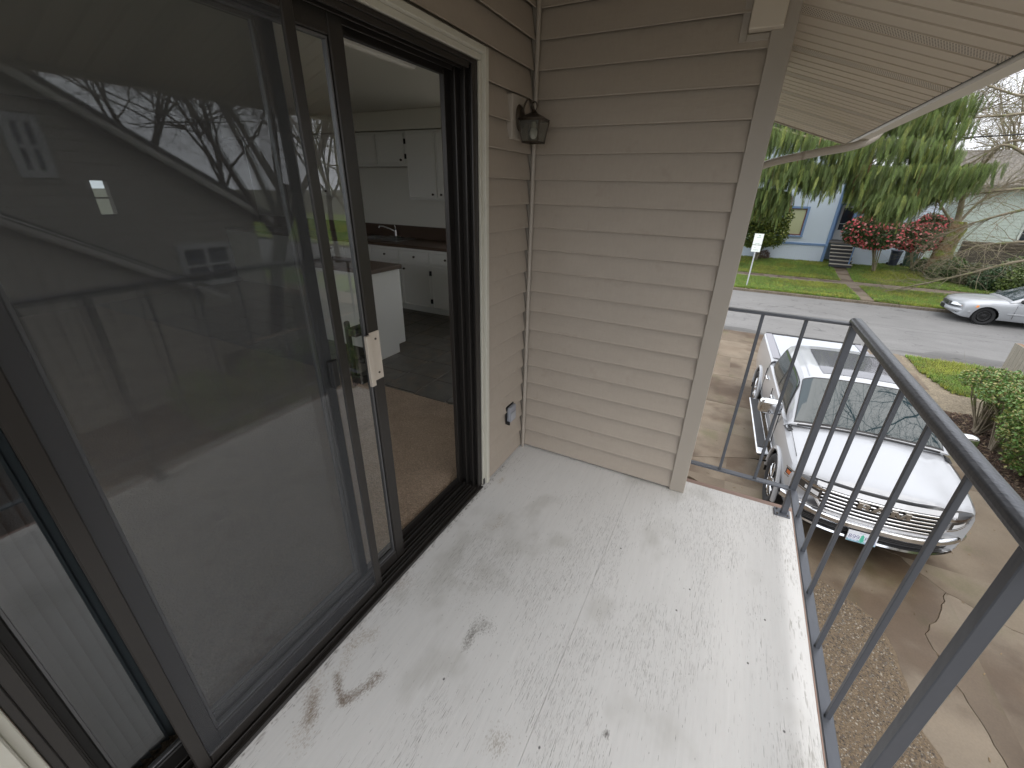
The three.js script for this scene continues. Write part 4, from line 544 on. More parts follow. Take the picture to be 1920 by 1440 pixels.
// ---- pickup truck: nose towards +z, origin on the ground under the front axle
const truck = thing('pickup_truck', 'white crew cab pickup truck with chrome grille parked on the driveway', 'pickup truck', [3.27, GROUND, -4.42]);
truck.rotation.y = 0.0477;
{
  const sec = (z, dzn, top, w) => { // top: [fender edge y, hood outer y, crease y, centre y]
    const dz = (x) => -dzn * (x / 1.0) ** 2;
    return [[0.78 * w, 0.46], [0.95 * w, 0.48], [0.995 * w, 0.62], [1.012 * w, 0.84], [1.006 * w, (top[0] + 0.84) / 2 + 0.02], [0.975 * w, top[0] - 0.02], [0.925 * w, top[0] + 0.022], [0.80 * w, top[1]], [0.64 * w, top[2] - 0.018], [0.56 * w, top[2] + 0.008], [0.30 * w, top[3] - 0.004], [0, top[3]]].map(([x, y]) => [x, y, z + dz(x)]);
  };
  const secs = [sec(0.905, 0.22, [1.045, 1.085, 1.105, 1.115], 0.935), sec(0.80, 0.18, [1.08, 1.125, 1.15, 1.165], 0.955), sec(0.55, 0.12, [1.11, 1.155, 1.185, 1.205], 0.98), sec(0.15, 0.03, [1.15, 1.195, 1.225, 1.25], 1.0), sec(-0.3, 0, [1.185, 1.23, 1.26, 1.285], 1.0), sec(-0.66, 0, [1.215, 1.262, 1.29, 1.312], 1.0), sec(-0.9, 0, [1.235, 1.262, 1.28, 1.29], 1.0), sec(-2.0, 0, [1.26, 1.27, 1.275, 1.28], 1.0), sec(-2.93, 0, [1.28, 1.285, 1.285, 1.285], 1.0), sec(-3.00, 0, [1.36, 1.37, 1.37, 1.37], 1.0), sec(-4.3, 0, [1.375, 1.385, 1.385, 1.385], 1.0), sec(-4.86, 0, [1.375, 1.385, 1.385, 1.385], 0.985), sec(-4.90, 0, [1.36, 1.37, 1.37, 1.37], 0.97)];
  const solid = ringLoft(secs.slice().reverse(), 5); solid.deleteAttribute('uv');
  const b = cutArches(solid, [0, -3.67], 0.475, 0.42, 0.62, paintWhite, wellM); b.geometry = creaseGroups(b.geometry, 0.5); b.name = 'body'; truck.add(b);
  // cab
  const CS = 0.36, RP = [[0.955, 1.255], [0.925, 1.435], [0.845, 1.70], [0.785, 1.81], [0.67, 1.855], [0.36, 1.88], [0, 1.887]], low = (k) => RP.map(([x, y], i) => [[0.955, 0.94, 0.915, 0.87, 0.74, 0.40, 0][i], 1.257 + [0, 0.010, 0.018, 0.024, 0.036, 0.052, 0.060][i] * k]);
  const st = [[-0.66, low(1)], [-1.36, RP.map(([x, y], i) => [x, y - (i > 2 ? 0.030 : 0.016 * i / 2)])], [-1.72, RP], [-2.7, RP], [-3.05, RP.map(([x, y], i) => [x - 0.01, y - (i > 2 ? 0.03 : 0)])], [-3.27, low(0.3).map(([x, y], i) => [x - 0.02, y + 0.02])]], S = cabEval(st, CS);
  const cabSec = []; for (let z = -3.27; z <= -0.655; z += 0.0870333) { const s = []; for (let q = 0; q <= 6.001; q += 0.25) { const p = S(Math.min(-0.6601, z), Math.min(6, q)); s.push([p.x, p.y, p.z]); } cabSec.push(s); }
  part('cab', toCreasedNormals(ringLoft(cabSec, 1).toNonIndexed(), 0.45), paintWhite, truck);
  part('windshield', patch(S, 6, false, 10, 30, 0.007, [[-0.705, 2.9], [-1.335, 2.9], [-1.335, 9.1], [-0.705, 9.1]]), carGlass, truck);
  part('windshield_border', patch(S, 6, false, 10, 30, 0.004, [[-0.685, 2.6], [-1.352, 2.72], [-1.352, 9.28], [-0.685, 9.4]]), darkTrim, truck);
  for (const mi of [false, true]) {
    part('side_window_trim', patch(S, 6, mi, 24, 8, 0.004, [[-0.92, 0.22], [-3.09, 0.22], [-2.98, 2.35], [-1.27, 2.35]]), darkTrim, truck);
    part('front_side_window', patch(S, 6, mi, 16, 8, 0.008, [[-1.00, 0.34], [-2.04, 0.34], [-2.04, 2.22], [-1.32, 2.22]]), carGlass, truck);
    part('rear_side_window', patch(S, 6, mi, 16, 8, 0.008, [[-2.12, 0.34], [-3.02, 0.34], [-2.93, 2.22], [-2.12, 2.22]]), carGlass, truck);
    part('roof_channel', patch(S, 6, mi, 24, 2, 0.003, [[-1.42, 3.55], [-3.02, 3.55], [-3.02, 3.68], [-1.42, 3.68]]), std(0.30, 0.31, 0.33, 0.5), truck);
  }
  part('rear_window', patch(S, 6, false, 6, 24, 0.006, [[-3.075, 3.2], [-3.245, 3.2], [-3.245, 8.8], [-3.075, 8.8]]), carGlass, truck);
  // panoramic roof glass with cut corners
  part('sunroof', (() => { const pos = [], N = 20, Mn = 16; const idx = []; for (let j = 0; j <= Mn; j++) for (let i = 0; i <= N; i++) { const f = j / Mn, z = -1.52 - f * 1.22, cut = 0.05 * sm(0.12, 0, Math.min(f, 1 - f)), s = lerp(4.42 + cut, 7.58 - cut, i / N), p = s > 6 ? (() => { const q = S(z, 12 - s); q.x = -q.x; return q; })() : S(z, s); pos.push(p.x, p.y + 0.006, p.z); } for (let j = 0; j < Mn; j++) for (let i = 0; i < N; i++) { const k = j * (N + 1) + i; idx.push(k, k + 1, k + N + 1, k + 1, k + N + 2, k + N + 1); } const g = new THREE.BufferGeometry(); g.setAttribute('position', new THREE.Float32BufferAttribute(pos, 3)); g.setIndex(idx); g.computeVertexNormals(); return g; })(), phy(0.10, 0.10, 0.115, 0.06, { ior: 1.8 }), truck);
  const fin = new THREE.ConeGeometry(0.05, 0.07, 8); fin.scale(0.5, 1, 1.4); fin.translate(0, 1.915, -2.58); part('antenna_fin', fin, darkTrim, truck);
  // bed cover and rails
  part('bed_cover', cbox(-0.80, 0.80, 1.386, 1.400, -4.78, -3.00, 0.004), std(0.42, 0.44, 0.47, 0.6), truck);
  part('bed_rail', cbox(-0.955, -0.815, 1.386, 1.405, -4.82, -3.00, 0.008), std(0.26, 0.26, 0.285, 0.6), truck); part('bed_rail', cbox(0.815, 0.955, 1.386, 1.405, -4.82, -3.00, 0.008), std(0.26, 0.26, 0.285, 0.6), truck); part('tailgate_cap', cbox(-0.94, 0.94, 1.386, 1.410, -4.90, -4.825, 0.008), darkTrim, truck);
  // wheels and arch flares
  for (const z of [0, -3.67]) for (const s of [-1, 1]) {
    wheel(truck, s * 0.885, 0.412, z, 0.412, 0.285, s, 'spoke');
    const f = []; for (let k = 0; k <= 20; k++) { const a = -0.12 + k / 20 * (Math.PI + 0.24); f.push([s * 1.012, 0.42 + 0.498 * Math.sin(a), z + 0.498 * Math.cos(a)]); } part('wheel_flare', tubePath(f, 0.034, 8), paintWhite, truck);
    part('mud_flap', cbox(s * 0.9 - 0.12, s * 0.9 + 0.12, 0.22, 0.5, z - 0.56, z - 0.545, 0.003), darkTrim, truck);
  }
  for (const s of [-1, 1]) {
    const q = (a, c) => s > 0 ? [a, c] : [-c, -a];
    const rb = part('running_board', cbox(...q(0.985, 1.165), 0.40, 0.46, -2.98, -0.66, 0.012), chromeM, truck); part('tread', cbox(...q(1.01, 1.145), 0.4605, 0.470, -2.90, -0.86, 0.003), darkTrim, rb);
    // mirror: chrome cap on a dark foot
    const mi = new THREE.Group(); mi.name = 'mirror'; mi.position.set(s * 1.12, 1.31, -0.68); truck.add(mi);
    const sh = new THREE.SphereGeometry(0.5, 20, 14); { const p = sh.attributes.position; for (let k = 0; k < p.count; k++) { const f = (v, e) => Math.sign(v) * Math.abs(v * 2) ** e / 2; p.setXYZ(k, f(p.getX(k), 0.45) * 0.34, f(p.getY(k), 0.5) * 0.25, f(p.getZ(k), 0.7) * 0.15); } sh.computeVertexNormals(); }
    part('mirror_cap', sh, chromeM, mi, [s * 0.06, 0.02, 0]); part('mirror_glass', cbox(-0.11, 0.11, -0.07, 0.07, -0.066, -0.058, 0.004), carGlass, mi, [s * 0.06, 0.02, 0]); part('mirror_arm', cbox(-0.09, 0.09, -0.095, -0.06, -0.05, 0.05, 0.01), darkTrim, mi, [s * -0.02, 0, 0]);
    for (const z of [-1.64, -2.62]) { const h = part('door_handle', cbox(...q(1.005, 1.035), 1.075, 1.11, z - 0.10, z + 0.10, 0.012), chromeM, truck); }
    for (const z of [-0.72, -1.82, -2.90]) part('door_seam', cbox(...q(1.004, 1.0165), 0.55, 1.20, z - 0.0025, z + 0.0025, 0.001), darkTrim, truck);
    part('hood_seam', tubePath([[s * 0.905, 1.165 - 0.02, 0.45], [s * 0.915, 1.205, 0.1], [s * 0.915, 1.222, -0.15], [s * 0.90, 1.24, -0.32]].map(([x, y, z]) => [x, y + 0.004, z]), 0.004, 5), darkTrim, truck);
    // headlamp: dark housing wrapping the corner, chrome lip above, lens blocks
    const hl = (o, y0, y1, x0, x1) => { const pos = [], idx = [], N = 14; const zz = (x) => 0.935 - 0.42 * Math.max(0, (x - 0.60) / 0.42) ** 1.7; for (let k = 0; k <= N; k++) { const x = lerp(x0, x1, k / N), t = k / N; for (const y of [lerp(y0[0], y0[1], t), lerp(y1[0], y1[1], t)]) pos.push(s * (x + o * 0.5), y, zz(x) + o); } for (let k = 0; k < N; k++) idx.push(2 * k, 2 * k + 2, 2 * k + 1, 2 * k + 1, 2 * k + 2, 2 * k + 3); const g = new THREE.BufferGeometry(); g.setAttribute('position', new THREE.Float32BufferAttribute(pos, 3)); g.setIndex(idx); g.computeVertexNormals(); return g; };
    const lamp = part('headlight', hl(0.012, [0.885, 0.93], [0.995, 1.02], 0.635, 0.995), std(0.06, 0.055, 0.05, 0.2), truck);
    part('chrome_strip', hl(0.020, [1.005, 1.028], [1.045, 1.045], 0.60, 1.0), chromeM, lamp); part('lens', hl(0.018, [0.905, 0.93], [0.965, 0.98], 0.66, 0.80), lampGlass, lamp); part('turn_signal', hl(0.018, [0.935, 0.945], [0.985, 1.0], 0.90, 0.985), std(0.55, 0.16, 0.06, 0.2), lamp);
    part('lower_strip', hl(0.018, [0.862, 0.905], [0.880, 0.922], 0.62, 1.0), chromeM, lamp);
    part('fender_badge', (() => { const g = extr([[-0.085, -0.035], [0.085, -0.035], [0.095, 0], [0.085, 0.035], [-0.085, 0.035], [-0.095, 0]], 0.004, [], 0.002); g.rotateX(-Math.PI / 2); g.rotateY(s * 1.35); g.rotateZ(s * -0.35); g.translate(s * 0.94, 1.205, -0.28); return g; })(), darkTrim, truck);
    { const t = new TextGeometry('5.7', { font, size: 0.042, depth: 0.003, curveSegments: 3 }); t.center(); t.rotateX(-Math.PI / 2); t.rotateY(s > 0 ? Math.PI / 2 : -Math.PI / 2); t.rotateZ(s * -0.35); t.translate(s * 0.945, 1.213, -0.30); part('badge_text', t, chromeM, truck); }
  }
  // grille: dark well, curved chrome bars, surround, lettering
  const zg = (x) => 0.945 - 0.20 * (x / 1.0) ** 2;
  const band = (y0, y1, w0, w1, o, tilt = 0) => { const pos = [], idx = [], N = 24; for (let k = 0; k <= N; k++) { const t = k / N * 2 - 1; for (const [y, w, d] of [[y0, w0, 0], [y1, w1, tilt]]) pos.push(t * w, y, zg(t * w) + o + d); } for (let k = 0; k < N; k++) idx.push(2 * k, 2 * k + 2, 2 * k + 1, 2 * k + 1, 2 * k + 2, 2 * k + 3); const g = new THREE.BufferGeometry(); g.setAttribute('position', new THREE.Float32BufferAttribute(pos, 3)); g.setIndex(idx); g.computeVertexNormals(); return g; };
  const arc = (y, w, o, r, n = 24) => { const p = []; for (let k = 0; k <= n; k++) { const t = (k / n * 2 - 1) * w; p.push([t, y, zg(t) + o]); } return tubePath(p, r, 8); };
  const gr = part('grille', band(0.70, 1.045, 0.60, 0.70, 0.004), std(0.012, 0.012, 0.014, 0.5), truck);
  for (let k = 0; k < 6; k++) { const y = 0.742 + k * 0.052, w = k < 1 ? 0.55 : 0.620 + (k - 1) * 0.009, g = arc(y, w, 0.022, 0.0150); g.scale(1, 1, 1); part('grille_bar', g, chromeM, gr); }
  part('grille_surround', merge([band(1.028, 1.085, 0.70, 0.70, 0.024, -0.03).toNonIndexed(), band(0.655, 0.715, 0.56, 0.56, 0.020).toNonIndexed(), tubePath([[-0.665, 1.04, zg(0.665) + 0.016], [-0.672, 0.85, zg(0.67) + 0.02], [-0.56, 0.70, zg(0.56) + 0.02]], 0.022, 8).toNonIndexed(), tubePath([[0.665, 1.04, zg(0.665) + 0.016], [0.672, 0.85, zg(0.67) + 0.02], [0.56, 0.70, zg(0.56) + 0.02]], 0.022, 8).toNonIndexed()].map((g) => { g.deleteAttribute('uv'); return g; })), phy(0.66, 0.67, 0.69, 0.25, { clearcoat: 1 }), truck);
  { const t = new TextGeometry('RAM', { font, size: 0.105, depth: 0.018, curveSegments: 4, bevelEnabled: true, bevelSize: 0.003, bevelThickness: 0.003, bevelSegments: 1 }); t.scale(1.75, 0.80, 1); t.center(); const p = t.attributes.position; for (let k = 0; k < p.count; k++) p.setZ(k, p.getZ(k) + zg(p.getX(k)) + 0.046); t.translate(0, 0.945, 0); part('grille_letters', t, std(0.42, 0.40, 0.37, 0.22, { metalness: 0.9 }), truck); }
  // bumper: chrome sweep, dark intake with mesh strips, lower chrome lip
  const zb = (x) => 0.985 - 0.40 * Math.abs(x / 1.02) ** 3.0;
  const sweep = (prof, w, n = 30) => { const pos = [], idx = [], L = prof.length; for (let k = 0; k <= n; k++) { const x = (k / n * 2 - 1) * w; for (const [o, y] of prof) pos.push(x, y, zb(x) + o); } for (let k = 0; k < n; k++) for (let j = 0; j < L - 1; j++) { const a = k * L + j; idx.push(a, a + L, a + 1, a + 1, a + L, a + L + 1); } const g = new THREE.BufferGeometry(); g.setAttribute('position', new THREE.Float32BufferAttribute(pos, 3)); g.setIndex(idx); return toCreasedNormals(g.toNonIndexed(), 0.6); };
  const bp = part('bumper', sweep([[-0.10, 0.69], [-0.005, 0.685], [0.028, 0.665], [0.035, 0.615], [0.012, 0.585], [-0.07, 0.58]], 1.0), chromeM, truck);
  part('bumper_intake', sweep([[-0.07, 0.582], [-0.045, 0.57], [-0.040, 0.49], [-0.06, 0.47]], 0.88), darkTrim, bp); part('bumper_lip', sweep([[-0.07, 0.478], [0.008, 0.470], [0.020, 0.445], [-0.01, 0.425], [-0.10, 0.42]], 0.90), chromeM, bp);
  for (let k = 0; k < 3; k++) { const g = arc(0.500 + k * 0.024, 0.82, -0.0, 0.004); g.translate(0, 0, 0.012); part('intake_bar', g, std(0.05, 0.05, 0.052, 0.4), bp); }
  part('valance', sweep([[-0.09, 0.425], [-0.05, 0.40], [-0.12, 0.33]], 0.92), darkTrim, truck);
  // licence plate: pale sky, purple digits, green fir
  const cv = document.createElement('canvas'); cv.width = 512; cv.height = 256; const c = cv.getContext('2d');
  c.fillStyle = '#dfe4ee'; c.fillRect(0, 0, 512, 256); c.fillStyle = '#c9d3e6'; c.fillRect(0, 190, 512, 66); c.fillStyle = '#8fb7c9'; for (let k = 0; k < 9; k++) { c.beginPath(); c.moveTo(k * 64 - 40, 256); c.lineTo(k * 64 + 10, 196 + (k % 3) * 14); c.lineTo(k * 64 + 70, 256); c.fill(); }
  c.fillStyle = '#4fb79c'; for (let k = 0; k < 4; k++) { c.beginPath(); c.moveTo(262, 46 + k * 36); c.lineTo(222 - k * 5, 108 + k * 38); c.lineTo(302 + k * 5, 108 + k * 38); c.fill(); } c.fillRect(254, 220, 16, 30);
  c.fillStyle = '#4a4a86'; c.font = '120px sans-serif'; c.fillText('899', 18, 178); c.fillText('P', 300, 178); c.font = '26px sans-serif'; c.fillText('OREGON', 200, 34); c.fillStyle = '#6f7fb4'; c.fillRect(452, 30, 40, 190); c.fillStyle = '#dfe4ee'; for (let k = 0; k < 6; k++) c.fillRect(460, 44 + k * 30, 24, 12);
  const tx = new THREE.CanvasTexture(cv); tx.colorSpace = THREE.SRGBColorSpace;
  const lp = part('licence_plate', cbox(-0.156, 0.156, -0.078, 0.078, -0.004, 0.001, 0.002), std(0.6, 0.62, 0.65, 0.4), truck, [-0.10, 0.515, zb(0.1) + 0.045], [-0.14, 0, 0]); part('plate_print', quadGeo(V(-0.152, -0.075, 0.003), V(0.152, -0.075, 0.003), V(0.152, 0.075, 0.003), V(-0.152, 0.075, 0.003)), std(1, 1, 1, 0.4, { map: tx }), lp);
  for (const [a, b] of [[[-0.62, 1.335, -0.32], [0.08, 1.385, -0.44]], [[0.10, 1.355, -0.32], [0.74, 1.365, -0.46]]]) part('wiper', tubePath([a, [(a[0] + b[0]) / 2, (a[1] + b[1]) / 2 + 0.002, (a[2] + b[2]) / 2], b], 0.008, 6), darkTrim, truck);
  part('cowl', (() => { const pts = []; for (let k = 0; k <= 16; k++) { const x = (k / 16 * 2 - 1) * 0.84; pts.push([x, 1.316 - 0.040 * (x / 0.84) ** 2, -0.305]); } return tubePath(pts, 0.016, 6); })(), darkTrim, truck);
}
// ---- silver sedan across the street, nose towards -x
const sedan = thing('sedan', 'silver four-door sedan with black steel wheels parked at the far kerb', 'car', [10.22, GROUND - 0.028, -21.18]);
sedan.rotation.y = -Math.PI / 2;
{
  const sec = (z, dzn, w, bot, belt, top) => [[0.70, bot + 0.01], [0.88, bot], [0.955, bot + 0.14], [0.985, belt * 0.72], [0.98, belt - 0.10], [0.945, belt - 0.02], [0.88, belt + 0.025], [0.70, lerp(belt, top, 0.7)], [0.40, top - 0.012], [0, top]].map(([x, y]) => [x * w, y, z - dzn * x * x]);
  const secs = [sec(1.05, 0.26, 0.88, 0.34, 0.66, 0.70), sec(1.02, 0.27, 0.94, 0.27, 0.735, 0.785), sec(0.90, 0.26, 0.97, 0.24, 0.775, 0.85), sec(0.66, 0.16, 0.99, 0.23, 0.815, 0.905), sec(0.2, 0.05, 1, 0.23, 0.865, 0.95), sec(-0.4, 0, 1, 0.24, 0.895, 0.975), sec(-0.8, 0, 1, 0.24, 0.93, 0.985), sec(-2.0, 0, 1, 0.24, 0.94, 0.96), sec(-3.2, 0, 1, 0.25, 0.95, 0.98), sec(-3.9, 0, 0.99, 0.27, 0.94, 0.99), sec(-4.25, -0.1, 0.96, 0.32, 0.88, 0.93), sec(-4.30, -0.1, 0.92, 0.40, 0.80, 0.84)];
  const solid = ringLoft(secs.slice().reverse(), 4); solid.deleteAttribute('uv'); const b = cutArches(solid, [0.12, -2.79], 0.385, 0.335, 0.6, paintSilver, wellM); b.geometry = creaseGroups(b.geometry, 0.55); b.name = 'body'; sedan.add(b);
  const RP = [[0.90, 0.93], [0.86, 1.10], [0.74, 1.32], [0.66, 1.40], [0.50, 1.435], [0.25, 1.45], [0, 1.455]], low = RP.map((_, i) => [[0.90, 0.885, 0.86, 0.82, 0.68, 0.36, 0][i], [0.93, 0.938, 0.945, 0.95, 0.965, 0.98, 0.985][i]]);
  const st = [[-0.42, low], [-1.25, RP], [-2.5, RP], [-3.35, low.map(([x, y]) => [x, y - 0.005])]], S = cabEval(st), cs2 = []; for (let k = 0; k <= 30; k++) { const z = -3.349 + k / 30 * 2.928, s = []; for (let q = 0; q <= 6.001; q += 0.25) { const p = S(z, Math.min(6, q)); s.push([p.x, p.y, p.z]); } cs2.push(s); }
  part('cabin', toCreasedNormals(ringLoft(cs2, 1).toNonIndexed(), 0.45), paintSilver, sedan);
  part('windshield', patch(S, 6, false, 10, 26, 0.006, [[-0.50, 2.9], [-1.20, 2.9], [-1.20, 9.1], [-0.50, 9.1]]), carGlass, sedan); part('rear_window', patch(S, 6, false, 10, 26, 0.006, [[-2.56, 2.9], [-3.25, 2.9], [-3.25, 9.1], [-2.56, 9.1]]), carGlass, sedan);
  for (const m of [false, true]) { part('front_side_window', patch(S, 6, m, 12, 6, 0.006, [[-0.80, 0.3], [-1.80, 0.3], [-1.80, 2.4], [-1.10, 2.4]]), carGlass, sedan); part('rear_side_window', patch(S, 6, m, 12, 6, 0.006, [[-1.88, 0.3], [-2.85, 0.3], [-2.62, 2.4], [-1.88, 2.4]]), carGlass, sedan); }
  for (const z of [0.12, -2.79]) for (const s of [-1, 1]) wheel(sedan, s * 0.80, 0.335, z, 0.335, 0.225, s, 'steel');
  for (const s of [-1, 1]) {
    const q = (a, c) => s > 0 ? [a, c] : [-c, -a];
    const wrap = (x0, x1, y0, y1, o) => { const pos = [], idx = [], N = 10; for (let k = 0; k <= N; k++) { const x = lerp(x0, x1, k / N), t = k / N, z = 1.055 - 0.30 * x * x - 0.35 * Math.max(0, (x - 0.55) / 0.4) ** 2; for (const y of [lerp(y0[0], y0[1], t), lerp(y1[0], y1[1], t)]) pos.push(s * (x + o), y, z + o - (y - 0.6) * 0.5); } for (let k = 0; k < N; k++) idx.push(2 * k, 2 * k + 2, 2 * k + 1, 2 * k + 1, 2 * k + 2, 2 * k + 3); const g = new THREE.BufferGeometry(); g.setAttribute('position', new THREE.Float32BufferAttribute(pos, 3)); g.setIndex(idx); g.computeVertexNormals(); return g; };
    part('headlight', wrap(0.36, 0.74, [0.615, 0.63], [0.725, 0.745], 0.03), lampGlass, sedan); part('turn_signal', wrap(0.74, 0.955, [0.63, 0.66], [0.745, 0.74], 0.045), std(0.75, 0.26, 0.06, 0.25), sedan);
    part('side_moulding', cbox(...q(0.978, 0.995), 0.50, 0.545, -2.45, -0.45, 0.006), paintSilver, sedan);
    const mi = new THREE.SphereGeometry(0.1, 14, 10); mi.scale(1.0, 0.8, 0.9); part('mirror', mi, darkTrim, sedan, [s * 1.00, 1.02, -0.72]);
    for (const z of [-0.62, -1.84]) part('door_seam', cbox(...q(0.972, 0.9885), 0.34, 0.86, z - 0.003, z + 0.003, 0.001), darkTrim, sedan);
    for (const z of [-1.65, -2.6]) part('door_handle', cbox(...q(0.975, 1.0), 0.80, 0.83, z - 0.08, z + 0.08, 0.01), paintSilver, sedan);
  }
  part('grille', cbox(-0.33, 0.33, 0.585, 0.715, 0.99, 1.075, 0.02), std(0.05, 0.052, 0.055, 0.35), sedan); for (let k = 0; k < 4; k++) part('grille_bar', cbox(-0.33, 0.33, 0.60 + k * 0.028, 0.606 + k * 0.028, 1.076, 1.084, 0.002), chromeM, sedan);
  part('bumper', (() => { const p = []; for (let k = 0; k <= 20; k++) { const x = (k / 20 * 2 - 1) * 0.90; p.push([x, 0.46, 1.05 - 0.30 * x * x - 0.25 * Math.abs(x / 0.9) ** 6]); } const g = tubePath(p, 0.085, 10); g.scale(1, 1, 1); return g; })(), paintSilver, sedan);
  part('plate_holder', cbox(-0.17, 0.17, 0.40, 0.55, 1.12, 1.145, 0.006), darkTrim, sedan);
}
// ---------------------------------------------------------------- houses across the street
function lapWall(x0, x1, y0, y1, z, lap, depth = 0.016, holes = []) {   // merged clapboards facing +z, with rectangular openings left out
  const gs = [], n = Math.ceil((y1 - y0) / lap);
  for (let i = 0; i < n; i++) { const a = y0 + i * lap, b = Math.min(y1, a + lap + 0.006); let runs = [[x0, x1]]; for (const h of holes) if (b > h[2] + 0.01 && a < h[3] - 0.01) runs = runs.flatMap(([p, q]) => h[1] <= p || h[0] >= q ? [[p, q]] : [[p, h[0]], [h[1], q]].filter(([u, v]) => v - u > 0.02)); for (const [p, q] of runs) { const g = quadGeo([p, a, z + depth], [q, a, z + depth], [q, b, z + 0.002], [p, b, z + 0.002]), u = quadGeo([p, a, z], [q, a, z], [q, a, z + depth], [p, a, z + depth]); gs.push(g, u); } }
  return muv(merge(gs), 1);
}
const blueM = std(0.54, 0.63, 0.73, 0.6), blueTrim = std(0.165, 0.27, 0.47, 0.55), skirtM = std(0.60, 0.68, 0.78, 0.6), shingle = (r, g, b) => std(1, 1, 1, 0.9, { map: ctex(256, 256, (u, v) => { const row = Math.floor(v * 32), c = Math.floor(u * 24 + (row % 2) * 0.5), n = 0.6 + 0.7 * NT[((c & 255) << 8) | (row & 255)], e = (v * 32) % 1 < 0.14 ? 0.55 : 1; return [r * n * e, g * n * e, b * n * e]; }) });
function windowUnit(t, x0, x1, y0, y1, z, trimM, frameM, glassM, bars = 1, tw = 0.11) {
  const w = part('window', quadGeo([x0, y0, z - 0.04], [x1, y0, z - 0.04], [x1, y1, z - 0.04], [x0, y1, z - 0.04]), glassM, t);
  const fr = [cbox(x0, x0 + 0.05, y0, y1, z - 0.06, z + 0.005, 0.004), cbox(x1 - 0.05, x1, y0, y1, z - 0.06, z + 0.005, 0.004), cbox(x0 + 0.051, x1 - 0.051, y0, y0 + 0.05, z - 0.06, z + 0.005, 0.004), cbox(x0 + 0.051, x1 - 0.051, y1 - 0.05, y1, z - 0.06, z + 0.005, 0.004)];
  if (bars) fr.push(cbox(x0 + 0.051, x1 - 0.051, (y0 + y1) / 2 - 0.02, (y0 + y1) / 2 + 0.02, z - 0.055, z + 0.002, 0.004)); part('sash', merge(fr), frameM, w);
  part('casing', merge([cbox(x0 - tw, x0 - 0.002, y0 - 0.05, y1 + tw, z + 0.006, z + 0.045, 0.004), cbox(x1 + 0.002, x1 + tw, y0 - 0.05, y1 + tw, z + 0.006, z + 0.045, 0.004), cbox(x0 - 0.001, x1 + 0.001, y1 + 0.002, y1 + tw, z + 0.007, z + 0.044, 0.004), cbox(x0 - tw - 0.02, x1 + tw + 0.02, y0 - 0.11, y0 - 0.052, z + 0.006, z + 0.07, 0.004)]), trimM, w); return w;
}
const winDark = phy(0.03, 0.035, 0.04, 0.05, { ior: 1.7 });
const P7 = (x, y, z = ZH) => at(...zp7(x, y), 2, z);
